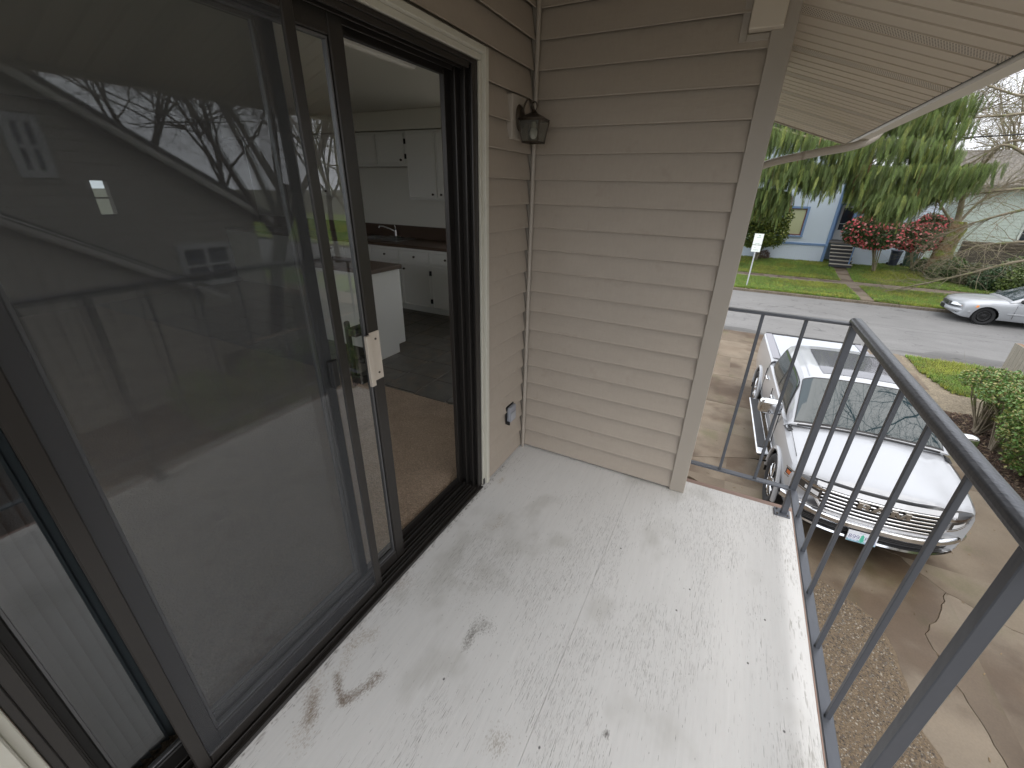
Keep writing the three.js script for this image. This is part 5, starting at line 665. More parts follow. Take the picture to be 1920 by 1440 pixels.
{
  const h = thing('blue_house', 'pale blue clapboard house with dark blue trim and front steps', 'house');
  const cor = P7(625, 920).x, floorY = P7(500, 915).y, base = YH - 0.15, left = cor - 7.5, topY = floorY + 6.2;
  const wa = P7(360, 855), wb = P7(508, 688), WX0 = wa.x - 0.35, WX1 = wb.x, WY0 = P7(430, 852).y, WY1 = P7(450, 690).y;
  part('clapboards', lapWall(left, cor, floorY + 0.12, topY, ZH, 0.125, 0.018, [[WX0, WX1, WY0, WY1]]), blueM, h);
  part('wall_core', merge([cbox(left, WX0, base, topY, ZH - 9, ZH - 0.002, 0.01), cbox(WX1, cor - 0.003, base, topY, ZH - 9, ZH - 0.002, 0.01), cbox(WX0, WX1, base, WY0, ZH - 9, ZH - 0.002, 0.01), cbox(WX0, WX1, WY1, topY, ZH - 9, ZH - 0.002, 0.01), cbox(WX0, WX1, WY0, WY1, ZH - 9, ZH - 0.3, 0.01)]), blueM, h);
  part('corner_board', cbox(cor - 0.13, cor + 0.02, base, topY, ZH + 0.003, ZH + 0.045, 0.006), blueTrim, h); part('belt_board', cbox(left, cor + 0.03, floorY, floorY + 0.14, ZH + 0.004, ZH + 0.06, 0.006), blueTrim, h);
  for (let x = left; x < cor - 0.16; x += 0.115) part('skirt_board', cbox(x, x + 0.108, base, floorY - 0.002, ZH + 0.004, ZH + 0.026, 0.005), skirtM, h);
  windowUnit(h, WX0, WX1, WY0, WY1, ZH + 0.018, blueTrim, std(0.22, 0.07, 0.08, 0.5), phy(0.50, 0.53, 0.33, 0.12, {}), 0, 0.13);
  part('roof_gable', (() => { const g = extr([[left - 0.6, topY - 0.1], [cor + 0.6, topY - 0.1], [(left + cor) / 2, topY + 3]], 9.8); g.translate(0, 0, ZH - 9.3); return g; })(), shingle(0.10, 0.095, 0.09), h);
  // recessed porch with door, posts and roof
  const zd = ZH - 1.5, pr = P7(950, 900).x - 1.6, pf = P7(690, 893, ZH - 0.2).y, D = (x, y) => at(...zp7(x, y), 2, zd), d0 = D(652, 885), d1 = D(712, 700), pTop = D(790, 690).y;
  part('porch_floor', cbox(cor + 0.03, pr + 1.6, pf - 0.12, pf, zd - 0.1, ZH + 0.02, 0.01), std(0.11, 0.105, 0.10, 0.8), h); part('porch_skirt', cbox(P7(760, 950).x, pr + 1.6, base, pf - 0.125, ZH - 0.1, ZH - 0.02, 0.01), skirtM, h);
  part('porch_back_wall', lapWall(cor, pr + 4.3, pf, topY - 1.6, zd, 0.125, 0.018, [[d0.x - 0.02, d0.x + 0.95, pf, pf + 2.1]]), blueM, h); part('porch_wall_core', cbox(cor, pr + 4.3, base, topY - 1.6, zd - 7, zd - 0.06, 0.01), blueM, h);
  const dr = part('front_door', cbox(d0.x, d0.x + 0.93, pf + 0.02, pf + 2.08, zd - 0.05, zd - 0.01, 0.01), std(0.50, 0.52, 0.53, 0.5), h); part('door_glass', quadGeo([d0.x + 0.13, pf + 1.02, zd - 0.004], [d0.x + 0.80, pf + 1.02, zd - 0.004], [d0.x + 0.80, pf + 1.95, zd - 0.004], [d0.x + 0.13, pf + 1.95, zd - 0.004]), winDark, dr); part('door_panel', cbox(d0.x + 0.13, d0.x + 0.80, pf + 0.62, pf + 0.98, zd - 0.009, zd - 0.002, 0.003), winDark, dr); part('door_knob', new THREE.SphereGeometry(0.035, 10, 8), M.brass, dr, [d0.x + 0.86, pf + 1.0, zd + 0.02]);
  part('door_casing', merge([cbox(d0.x - 0.14, d0.x - 0.021, pf, pf + 2.2, zd + 0.02, zd + 0.06, 0.005), cbox(d0.x + 0.951, d0.x + 1.07, pf, pf + 2.2, zd + 0.02, zd + 0.06, 0.005), cbox(d0.x - 0.02, d0.x + 0.95, pf + 2.1, pf + 2.2, zd + 0.02, zd + 0.059, 0.005)]), blueTrim, h);
  const px = P7(810, 700).x; part('porch_post', cbox(px - 0.08, px + 0.08, pf, pf + 2.35, ZH - 0.18, ZH - 0.02, 0.01), blueTrim, h); part('porch_post', cbox(pr + 1.4, pr + 1.56, pf, pf + 2.35, ZH - 0.18, ZH - 0.02, 0.01), blueTrim, h);
  part('porch_beam', cbox(cor + 0.03, pr + 1.9, pf + 2.35, pf + 2.6, ZH - 0.22, ZH + 0.0, 0.01), blueTrim, h);
  part('porch_roof', (() => { const g = extr([[0.45, 0], [0.45, 0.08], [-2.4, 1.35], [-2.4, 1.2]], pr + 2.2 - cor); g.rotateY(-Math.PI / 2); g.scale(-1, 1, 1); g.rotateY(0); g.translate(0, 0, 0); const p = g.attributes.position; for (let i = 0; i < p.count; i++) { const x = p.getX(i), z = p.getZ(i); p.setXYZ(i, cor + 0.03 + Math.abs(x), pf + 2.6 + p.getY(i), ZH + z); } g.computeVertexNormals(); return muv(g, 0.5); })(), shingle(0.20, 0.20, 0.20), h);
  const sl = P7(612, 1012).x, sr = P7(748, 1018).x, n = 6, rise = (pf - YH) / (n + 1);
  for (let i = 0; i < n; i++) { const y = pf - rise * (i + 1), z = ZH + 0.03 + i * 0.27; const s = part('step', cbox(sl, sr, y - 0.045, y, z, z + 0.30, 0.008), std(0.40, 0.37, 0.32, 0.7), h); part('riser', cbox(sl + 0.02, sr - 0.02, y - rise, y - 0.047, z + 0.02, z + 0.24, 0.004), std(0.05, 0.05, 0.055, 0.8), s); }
  const hx = P7(770, 900).x; part('hand_rail', merge([tubePath([[hx, pf, ZH - 0.1], [hx, pf + 0.95, ZH - 0.1], [hx, pf + 0.95, ZH + 0.1], [hx, pf - 0.1, ZH + 1.4], [hx, YH - 0.1, ZH + 1.4]], 0.035, 6)]), blueTrim, h);
}
{ // greenish house further right
  const zg2 = -38, P = (x, y) => at(...zp7(x, y), 2, zg2), h = thing('green_house', 'pale grey-green clapboard house behind bare branches', 'house'), m = std(0.40, 0.45, 0.41, 0.7), x0 = P(1385, 800).x, y0 = -2.4, top = P(1600, 560).y, wx = P(1806, 860);
  part('clapboards', lapWall(x0, x0 + 13, y0, top, zg2, 0.19, 0.022, [[wx.x, wx.x + 1.5, wx.y - 0.6, wx.y + 0.9]]), m, h); part('wall_core', cbox(x0, x0 + 13, y0 - 0.4, top, zg2 - 8, zg2 - 0.07, 0.01), m, h);
  windowUnit(h, wx.x, wx.x + 1.5, wx.y - 0.6, wx.y + 0.9, zg2 + 0.02, std(0.5, 0.53, 0.5, 0.6), std(0.2, 0.2, 0.2, 0.5), winDark);
  part('roof', (() => { const g = extr([[0.6, 0], [0.6, 0.14], [-4.2, 2.4], [-8.8, 0.14], [-8.8, 0]], 14.2); const p = g.attributes.position; for (let i = 0; i < p.count; i++) { const a = p.getX(i), b = p.getZ(i); p.setXYZ(i, x0 - 0.6 + b, top + p.getY(i), zg2 + a); } g.computeVertexNormals(); return muv(g, 0.5); })(), shingle(0.17, 0.155, 0.135), h);
  const lw = thing('retaining_wall', 'dark mossy timber wall below the green house', 'wall'), a = at(...zp7(1470, 890), 2, -34.5), b = at(...zp7(1475, 945), 2, -34.5);
  for (let k = 0; k < 3; k++) part('timber', cbox(a.x, a.x + 11, b.y + (a.y - b.y) * k / 3, b.y + (a.y - b.y) * (k + 1) / 3 - 0.012, -34.8, -34.5 + (k % 2) * 0.02, 0.02), std(0.07, 0.055, 0.04, 0.9, { bumpMap: smooth1, bumpScale: 0.02 }), lw);
  part('footing', cbox(a.x, a.x + 11, b.y - 1.2, b.y - 0.005, -34.85, -34.49, 0.02), std(0.06, 0.05, 0.04, 0.9), lw);
}
// ---------------------------------------------------------------- neighbour's house beyond the hedge (mirrored in the door glass)
const NX = 11, Q = (px, py, X = NX) => { const p = at(px, py, 0, -X); p.x = X; return p; };   // point whose mirror image in the door plane shows at this pixel
{
  const h = thing('neighbour_house', 'grey-brown gabled house beyond the driveway hedge', 'house'), wm = std(0.36, 0.335, 0.285, 0.75, { bumpMap: smooth1, bumpScale: 0.01 }), tm = std(0.55, 0.53, 0.48, 0.6);
  const rk0 = Q(110, 195), rk1 = Q(478, 402), slope = (rk0.y - rk1.y) / (rk0.z - rk1.z), zr = rk1.z, zl = zr + 15, apex = (zl + zr) / 2, ay = rk1.y + slope * (apex - zr);
  // gable end facing the driveway (-x)
  const gw = extr([[-zl, GROUND], [-zr, GROUND], [-zr, rk1.y], [-apex, ay], [-zl, rk1.y]], 9); gw.rotateY(Math.PI / 2); gw.translate(NX, 0, 0); part('gable_wall', muv(gw), wm, h);
  for (let y = GROUND + 0.3; y < ay - 0.3; y += 0.2) { const half = y < rk1.y ? 7.5 : (ay - y) / slope; part('lap_board', cbox(NX - 0.028, NX - 0.002, y, y + 0.19, apex - half + 0.05, apex + half - 0.05, 0.008), wm, h); }
  for (const s of [-1, 1]) { const z0 = apex + s * 8.1, y0 = ay - slope * 8.1; const g = extr([[0, 0], [0.24, 0], [0.24, 0.02], [0, 0.02]], 1); const rb = tubePath([[NX - 0.32, ay + 0.05, apex], [NX - 0.32, y0 + 0.05, z0]], 0.13, 4); part('rake_board', rb, tm, h); const rf = extr([[-apex, ay + 0.10], [-apex, ay + 0.22], [-z0, y0 + 0.22], [-z0, y0 + 0.10]], 9.8); rf.rotateY(Math.PI / 2); rf.translate(NX - 0.45, 0, 0); part('roof_slope', muv(rf, 0.4), shingle(0.075, 0.07, 0.065), h); }
  const win = (px0, py0, px1, py1, nm) => { const a = Q(px0, py0), b = Q(px1, py1), z0 = Math.min(a.z, b.z), z1 = Math.max(a.z, b.z), y0 = Math.min(a.y, b.y), y1 = Math.max(a.y, b.y), x = NX - 0.03; const w = part('window', cbox(x - 0.012, x, y0, y1, z0, z1, 0.003), phy(0.05, 0.06, 0.07, 0.05, { ior: 1.7 }), h); const t = 0.13, q = [cbox(x - 0.06, x - 0.014, y0 - t, y1 + t, z0 - t, z0, 0.005), cbox(x - 0.06, x - 0.014, y0 - t, y1 + t, z1, z1 + t, 0.005), cbox(x - 0.06, x - 0.014, y1, y1 + t, z0, z1, 0.005), cbox(x - 0.07, x - 0.014, y0 - t, y0, z0, z1, 0.005), cbox(x - 0.04, x - 0.014, (y0 + y1) / 2 - 0.03, (y0 + y1) / 2 + 0.03, z0, z1, 0.004), cbox(x - 0.039, x - 0.0145, y0, y1, (z0 + z1) / 2 - 0.05, (z0 + z1) / 2 + 0.05, 0.004)]; part('casing', merge(q), std(0.48, 0.48, 0.46, 0.6), w); };
  win(15, 225, 92, 320); win(345, 470, 440, 520); 
  // lean-to with its own lower gable in front
  const X2 = 9.2, Q2 = (a, b) => Q(a, b, X2), c0 = Q2(0, 412), c1 = Q2(415, 552), s2 = (c0.y - c1.y) / (c0.z - c1.z), ap2 = c1.z + 3.9, ay2 = c1.y + s2 * 3.9, g2 = thing('garage', 'low gabled garage with plank wall beyond the hedge', 'garage');
  const gw2 = extr([[-(ap2 + 3.6), GROUND], [-(c1.z + 0.3), GROUND], [-(c1.z + 0.3), c1.y + 0.3 * s2 - 0.1], [-ap2, ay2 - 0.1], [-(ap2 + 3.6), c1.y + 0.3 * s2 - 0.1]], 1.7); gw2.rotateY(Math.PI / 2); gw2.translate(X2, 0, 0); part('wall', muv(gw2), wm, g2);
  for (let z = c1.z + 0.35; z < ap2 + 3.5; z += 0.24) { const top = ay2 - 0.12 - s2 * Math.abs(z + 0.11 - ap2); part('plank', cbox(X2 - 0.022, X2 - 0.002, GROUND + 0.05, top - 0.05, z, z + 0.215, 0.006), wm, g2); }
  for (const s of [-1, 1]) { const z0 = ap2 + s * 3.95, y0 = ay2 - s2 * 3.95; part('rake_board', tubePath([[X2 - 0.2, ay2, ap2], [X2 - 0.2, y0, z0]], 0.12, 4), tm, g2); const rf = extr([[-ap2, ay2 + 0.02], [-ap2, ay2 + 0.12], [-z0, y0 + 0.12], [-z0, y0 + 0.02]], 2.0); rf.rotateY(Math.PI / 2); rf.translate(X2 - 0.3, 0, 0); part('roof_slope', muv(rf, 0.4), shingle(0.075, 0.07, 0.065), g2); }
}
// board fence along the property line
{
  const f = thing('board_fence', 'weathered grey vertical board fence behind the hedge', 'fence'), fm = [0, 1].map((k) => std(1, 1, 1, 0.85, { map: ctex(64, 256, (u, v) => { const n = 0.75 + 0.4 * fbm(u * 14 + k * 5, v * 3, 4); return [0.255 * n, 0.235 * n, 0.190 * n]; }), bumpMap: smooth1, bumpScale: 0.003 })), fe = at(1904, 642, 0, 7.05), top = fe.y;
  for (let i = 0; i < 60; i++) { const z = fe.z + i * 0.142; part('fence_board', cbox(7.05, 7.068, GROUND + 0.03, top - R(0, 0.015), z, z + 0.136, 0.003, 2, rnd(), rnd()), fm[i % 2], f); }
  part('rail', cbox(7.069, 7.11, GROUND + 0.35, GROUND + 0.44, fe.z, fe.z + 8.5, 0.004), fm[0], f); part('rail', cbox(7.069, 7.11, top - 0.35, top - 0.26, fe.z, fe.z + 8.5, 0.004), fm[0], f);
  part('cap_rail', cbox(7.072, 7.16, top - 0.05, top - 0.012, fe.z + 0.01, fe.z + 8.5, 0.004), std(0.20, 0.12, 0.07, 0.8), f);
}
// ---------------------------------------------------------------- street furniture
{
  const b = at(...zp7(128, 1170), 1, GROUND + 0.10), s = thing('street_sign', 'two white parking sign plates on a galvanised post across the street', 'sign', [b.x, b.y, b.z]);
  const P = (x, y) => at(...zp7(x, y), 2, b.z), a = P(168, 842), c = P(168, 912), d = P(165, 955), w = 0.20;
  part('post', cbox(-0.03, 0.03, -0.1, a.y - b.y - 0.05, -0.02, 0.02, 0.006), std(0.50, 0.52, 0.54, 0.45, { metalness: 0.3 }), s);
  const mk = (y0, y1, lines) => { const cv = document.createElement('canvas'); cv.width = 128; cv.height = 192; const c2 = cv.getContext('2d'); c2.fillStyle = '#e9efe9'; c2.fillRect(0, 0, 128, 192); c2.fillStyle = '#9db3a8'; for (const [x, y, ww, h] of lines) c2.fillRect(x, y, ww, h); const t = new THREE.CanvasTexture(cv); t.colorSpace = THREE.SRGBColorSpace; const pl = part('sign_plate', cbox(-w, w, y0, y1, 0.022, 0.030, 0.003), std(0.65, 0.68, 0.66, 0.5), s); part('print', quadGeo([-w + 0.01, y0 + 0.01, 0.033], [w - 0.01, y0 + 0.01, 0.033], [w - 0.01, y1 - 0.01, 0.033], [-w + 0.01, y1 - 0.01, 0.033]), std(1, 1, 1, 0.5, { map: t }), pl); };
  mk(c.y - b.y + 0.01, a.y - b.y, [[60, 26, 30, 14], [34, 60, 62, 8], [30, 168, 66, 9]]); mk(d.y - b.y, c.y - b.y - 0.01, [[30, 60, 26, 10], [26, 130, 76, 14]]);
}
for (const [x, col, lb, w] of [[1042, [0.035, 0.045, 0.075], 'dark blue wheeled rubbish bin beside the blue house', 0.26], [1137, [0.035, 0.085, 0.055], 'dark green wheeled rubbish bin behind the pink camellia', 0.29]]) {
  const z = -32.9, p = at(...zp7(x, 985), 2, z), t = at(...zp7(x, 940), 2, z), H = 0.98, bn = thing('rubbish_bin', lb, 'bin', [p.x, lotY(z), z]), m = std(...col, 0.5);
  const bd = new THREE.CylinderGeometry(w * 1.25, w * 0.95, H - 0.12, 4, 1); bd.rotateY(Math.PI / 4); bd.translate(0, (H - 0.12) / 2 + 0.04, 0); part('body', bd, m, bn); part('lid', cbox(-w * 1.0, w * 1.0, H - 0.08, H, -w * 1.0, w * 1.05, 0.03), m, bn); part('handle', tubePath([[-w * 0.6, H - 0.1, -w], [-w * 0.6, H - 0.06, -w - 0.1], [w * 0.6, H - 0.06, -w - 0.1], [w * 0.6, H - 0.1, -w]], 0.015, 6), m, bn);
  for (const s of [-1, 1]) part('wheel', new THREE.CylinderGeometry(0.11, 0.11, 0.05, 16).rotateZ(Math.PI / 2), M.rubber, bn, [s * w * 0.85, 0.11, -w * 0.85]);
}
{ const a = at(1640, 268, 2, -27.5), b = at(2000, 247, 2, -26), pts = []; for (let i = 0; i <= 30; i++) { const f = -0.6 + i / 30 * 2.4; pts.push([lerp(a.x, b.x, f), lerp(a.y, b.y, f) + 0.02 * (f - 0.5) ** 2, lerp(a.z, b.z, f)]); } tagm(Object.assign(struct('utility_wire', tubePath(pts, 0.03, 6), std(0.02, 0.02, 0.022, 0.6)), {}), 'black utility wire crossing above the street', 'wire').userData.kind = 'thing'; }
// ---------------------------------------------------------------- plants
const leafG = (() => { const g = new THREE.BufferGeometry(); g.setAttribute('position', new THREE.Float32BufferAttribute([0, 0, 0, 0.34, 0.10, 0.5, 0, 0.0, 0.52, 0, 0, 0, 0, 0.0, 0.52, -0.34, 0.10, 0.5, 0.34, 0.10, 0.5, 0, -0.04, 1, 0, 0.0, 0.52, 0, 0.0, 0.52, 0, -0.04, 1, -0.34, 0.10, 0.5], 3)); g.computeVertexNormals(); return g; })();
const leafM = phy(1, 1, 1, 0.5, { transmission: 0.25, thickness: 0 });
function crown(parent, name, geo, mat, n, seed, fn) { return scatter(name, geo, mat, n, fn, seed, parent); }
const dirE = (r) => [r() * 6.28, r() * 6.28, r() * 6.28];
// recursive bare branching; returns merged tubes
function grow(out, p, d, len, rad, lvl, r, opt) {
  if (opt.minX !== undefined && p.x + d.x * len < opt.minX) return;
  const n = lvl > 2 ? 5 : lvl > 0 ? 4 : 3, pts = [p.clone()], rs = [rad], q = p.clone(), dir = d.clone();
  for (let i = 1; i <= n; i++) { dir.add(V((r() - 0.5) * opt.wob, (r() - 0.5) * opt.wob + opt.lift * (lvl < 2 ? 0.5 : 1), (r() - 0.5) * opt.wob)).normalize(); q.addScaledVector(dir, len / n); pts.push(q.clone()); rs.push(rad * (1 - 0.55 * i / n)); }
  out.push(tubePath(pts, rs, lvl > 3 ? 7 : lvl > 1 ? 5 : 3, false));
  if (lvl <= 0) return;
  const kids = opt.kids[lvl] ?? 3;
  for (let k = 0; k < kids; k++) { const f = 0.3 + 0.7 * (k + r() * 0.8) / kids, i = Math.min(n, Math.max(1, Math.round(f * n))), b = pts[i], dd = pts[i].clone().sub(pts[i - 1]).normalize(), side = V(r() - 0.5, r() - 0.35, r() - 0.5).normalize(); dd.multiplyScalar(0.65).add(side.multiplyScalar(opt.spread)).normalize(); grow(out, b, dd, len * (0.5 + 0.28 * r()), rs[i] * 0.62, lvl - 1, r, opt); }
}
const barkTan = std(1, 1, 1, 0.9, { map: ctex(128, 128, (u, v) => { const n = 0.6 + 0.7 * fbm(u * 10, v * 10, 4), m = sm(0.5, 0.7, fbm(u * 4 + 9, v * 4, 4)); return [(0.24 - 0.06 * m) * n, (0.20 - 0.0 * m) * n, (0.145 - 0.07 * m) * n]; }) }), barkDark = std(0.085, 0.07, 0.055, 0.9), barkMoss = std(1, 1, 1, 0.95, { map: ctex(256, 256, (u, v) => { const n = 0.5 + 0.9 * fbm(u * 14, v * 8, 5), m = sm(0.42, 0.62, fbm(u * 5 + 3, v * 3, 4)); return [(0.20 - 0.04 * m) * n, (0.13 + 0.05 * m) * n, (0.07 - 0.035 * m) * n]; }), bumpMap: gtex(128, 128, (u, v) => fbm(u * 20, v * 8, 4)), bumpScale: 0.08 });
function bareTree(label, base, h, rad, lvl, seed, mat, opt, lean = V(0, 1, 0)) {
  const t = thing('bare_tree', label, 'tree', [0, 0, 0]), r = mulberry(seed), out = [], tr = [], top = base.clone().addScaledVector(lean, h * 0.35);
  part('trunk', tubePath([base.clone().add(V(0, -0.2, 0)), base.clone().lerp(top, 0.08), base.clone().lerp(top, 0.5).add(V(0.05, 0, 0.05)), top], [rad * 1.5, rad * 1.1, rad * 0.92, rad * 0.85], 10), mat, t);
  for (let k = 0; k < (opt.main ?? 5); k++) { const a = k / (opt.main ?? 5) * 6.28 + r(), st = base.clone().lerp(top, 0.7 + 0.3 * r()); grow(out, st, V(Math.cos(a) * opt.out, 1, Math.sin(a) * opt.out).add(lean).normalize(), h * (0.38 + 0.2 * r()), rad * 0.5, lvl, r, opt); }
  out.forEach((g) => g.computeVertexNormals()); part('branches', merge(out), mat, t); return t;
}
const OPT = { wob: 0.5, lift: 0.04, spread: 0.85, out: 0.9, kids: [0, 5, 5, 5, 4, 4], main: 5 };
// bare woods beyond the houses
const woods = [[13, -47, 13, 0.30], [19, -44, 14, 0.28], [25, -46, 12, 0.26], [31, -50, 15, 0.32], [9, -52, 15, 0.3], [22, -56, 16, 0.3], [37, -45, 13, 0.28], [28, -41, 10, 0.22]];
woods.forEach(([x, z, h, rd], i) => { const t = bareTree(i % 3 ? 'tan leafless tree standing in the woods behind the houses' : 'dark leafless tree standing in the woods behind the houses', V(x, -2.8, z), h, rd, 4, 300 + i, i % 3 ? barkTan : barkDark, OPT); t.userData.group = i % 3 ? 'tan leafless trees behind the houses' : 'dark leafless trees behind the houses'; });
// big bare tree leaning over the far lawn, limbs placed along what the photograph shows
{
  const t = thing('bare_tree', 'mossy old tree with a stout leaning trunk and lichen covered drooping branches', 'tree'), r = mulberry(91), zt = -30.6, P = (x, y, z) => at(x, y, 2, z);
  const tb = P(1757, 508, zt); tb.y = lotY(zt) - 0.1; const tk = [tb, P(1766, 478, zt), P(1780, 450, zt), P(1793, 428, zt), P(1800, 415, zt)];
  part('trunk', tubePath(tk, [0.62, 0.44, 0.40, 0.46, 0.30], 12), barkMoss, t);
  const limbs = [[[1793, 425, zt], [1800, 395, zt], [1812, 350, -29.5], [1850, 300, -28.5], [1885, 268, -28], [1935, 262, -28]], [[1930, 292, -27], [1880, 272, -27], [1830, 300, -27], [1770, 330, -27], [1700, 345, -27]], [[1960, 352, -26], [1900, 355, -26], [1840, 362, -26.3], [1760, 375, -26.5], [1700, 395, -26.5]], [[1960, 385, -25], [1890, 400, -25.3], [1820, 420, -25.5], [1760, 445, -25.6]], [[1990, 450, -25], [1900, 455, -25], [1830, 462, -25.2], [1790, 480, -25.3]], [[1990, 480, -24.6], [1900, 492, -24.6], [1820, 512, -24.6], [1740, 530, -24.7], [1660, 545, -24.8]], [[1800, 415, zt], [1835, 380, zt], [1880, 350, zt], [1940, 330, zt]], [[1790, 425, zt], [1770, 395, zt], [1745, 350, zt + 0.5], [1720, 300, zt + 1], [1705, 240, zt + 1]], [[1990, 200, -27], [1900, 215, -27], [1820, 222, -27], [1760, 240, -27]], [[1990, 170, -29], [1920, 180, -29], [1850, 160, -29], [1800, 150, -29]]];
  const out = []; limbs.forEach((L, k) => { const cv = new THREE.CatmullRomCurve3(L.map((q) => P(...q))), pts = cv.getPoints(16), r0 = k === 0 ? 0.17 : 0.075; out.push(tubePath(pts, pts.map((_, i) => r0 * (1 - 0.75 * i / 16)), 6, false)); for (let i = 3; i <= 16; i++) for (let s = 0; s < (k > 2 && k < 6 ? 2 : 3); s++) { const d = pts[i].clone().sub(pts[i - 1]).normalize(); d.multiplyScalar(0.6).add(V(r() - 0.5, (r() - 0.62) * 1.1, r() - 0.5)).normalize(); grow(out, pts[i], d, 0.8 + 1.2 * r(), 0.014, 2, r, { wob: 0.55, lift: -0.02, spread: 0.8, kids: [0, 3, 4] }); } });
  part('branches', merge(out), barkTan, t);
}
// cedar: limbs reach in from the left, hung with drooping sprays
{
  const t = thing('cedar_tree', 'large cedar with long drooping green sprays hanging before the blue house', 'tree'), r = mulberry(17), P = (x, y, z) => at(x, y, 2, z);
  const bx = at(1372, 470, 2, -29); part('trunk', tubePath([[bx.x, -3, -29], [bx.x + 0.1, 0, -29], [bx.x, 5, -28.8], [bx.x + 0.1, 11, -28.9]], [0.5, 0.38, 0.3, 0.16], 12), barkDark, t);
  const limbs = [[[1372, 120, -29], [1480, 150, -26], [1600, 172, -25], [1720, 178, -25], [1818, 186, -25.5]], [[1372, 170, -29], [1460, 195, -26], [1560, 205, -25], [1680, 212, -24.6], [1790, 235, -25]], [[1372, 225, -29], [1450, 240, -25], [1540, 262, -24], [1640, 262, -24], [1730, 268, -24.3], [1775, 285, -24.6]], [[1372, 290, -29], [1430, 300, -25], [1500, 305, -24.4], [1570, 318, -24.2]], [[1560, 285, -25], [1640, 315, -24], [1720, 312, -24], [1790, 318, -24.4], [1840, 308, -25]], [[1600, 320, -25], [1660, 355, -24.2], [1720, 345, -24.2], [1790, 335, -24.6]], [[1372, 350, -28], [1410, 355, -26], [1470, 362, -25.5]], [[1620, 340, -24.4], [1660, 368, -24], [1700, 372, -24]]];
  const lb = [], hang = [], mats = [];
  limbs.forEach((L, k) => { const cv = new THREE.CatmullRomCurve3(L.map((q) => P(...q))), pts = cv.getPoints(40); lb.push(tubePath(pts.filter((_, i) => i % 2 === 0), pts.filter((_, i) => i % 2 === 0).map((_, i) => 0.07 * (1 - 0.8 * i / 20)), 5, false)); for (let i = 3; i <= 40; i++) hang.push([pts[i], k]); });
  part('limbs', merge(lb), barkTan, t);
  // spray: a weeping stem with flattened side fronds
  const spray = (() => { const p = [], cl = [], rr = mulberry(3); const tri = (a, b, c) => { p.push(...a, ...b, ...c); const w = 0.45 + 1.0 * rr(), yy = rr(); for (let e = 0; e < 3; e++) cl.push(w * (1 + 0.3 * yy), w, w * (1 - 0.3 * yy)); }; const stem = (f) => [0.10 * f * f, -f, 0.05 * Math.sin(f * 3)]; for (let i = 0; i < 16; i++) { const f = (i + 0.5) / 16, o = stem(f), L = 0.34 * (1 - 0.62 * f) * (0.8 + 0.4 * rr()); for (const s of [-1, 1]) { const az = s * (0.5 + 0.5 * rr()) + (rr() - 0.5), dx = Math.cos(az * 1.1) * s, dz = Math.sin(az) * 0.8; for (let k = 0; k < 6; k++) { const g = (k + 1) / 6, bx2 = o[0] + dx * L * g * 0.8, by = o[1] - L * g * (0.35 + 0.45 * g), bz = o[2] + dz * L * g * 0.8, w = 0.0125 * (1.2 - g * 0.5), l = 0.17 * (1.15 - g * 0.5); const ex = bx2 + (rr() - 0.5) * 0.08 + dx * 0.05, ey = by - l, ez = bz + (rr() - 0.5) * 0.08; tri([bx2 - w, by, bz], [bx2 + w, by, bz + w], [ex, ey, ez]); } tri([o[0], o[1], o[2]], [o[0], o[1] + 0.012, o[2]], [o[0] + dx * L * 0.8, o[1] - L * 0.8, o[2] + dz * L * 0.8]); } } const g = new THREE.BufferGeometry(); g.setAttribute('position', new THREE.Float32BufferAttribute(p, 3)); g.setAttribute('color', new THREE.Float32BufferAttribute(cl, 3)); g.computeVertexNormals(); return g; })();
  crown(t, 'crown', spray, phy(1, 1, 1, 0.75, { transmission: 0.3, thickness: 0, vertexColors: true }), 14000, 55, (q) => { const [o, k] = hang[Math.floor(q() * hang.length)], s = 0.30 + 0.42 * q() * q() + 0.1 * q(), y = o.y - q() * q() * (k < 3 ? 1.35 : k === 3 || k === 6 ? 1.3 : 0.75) + 0.15, tone = 0.6 + 0.75 * q(), ye = q(); return { p: [o.x + (q() - 0.5) * 0.9, y, o.z + (q() - 0.5) * 2.6], e: [(q() - 0.5) * 0.4, q() * 6.28, (q() - 0.5) * 0.5], s: [s * 0.55, s * 1.2, s * 0.55], c: ye < 0.22 ? rgb(0.22 * tone, 0.295 * tone, 0.08 * tone) : ye < 0.232 ? rgb(0.22 * tone, 0.14 * tone, 0.06 * tone) : rgb(0.125 * tone, 0.205 * tone, 0.058 * tone) }; });
}
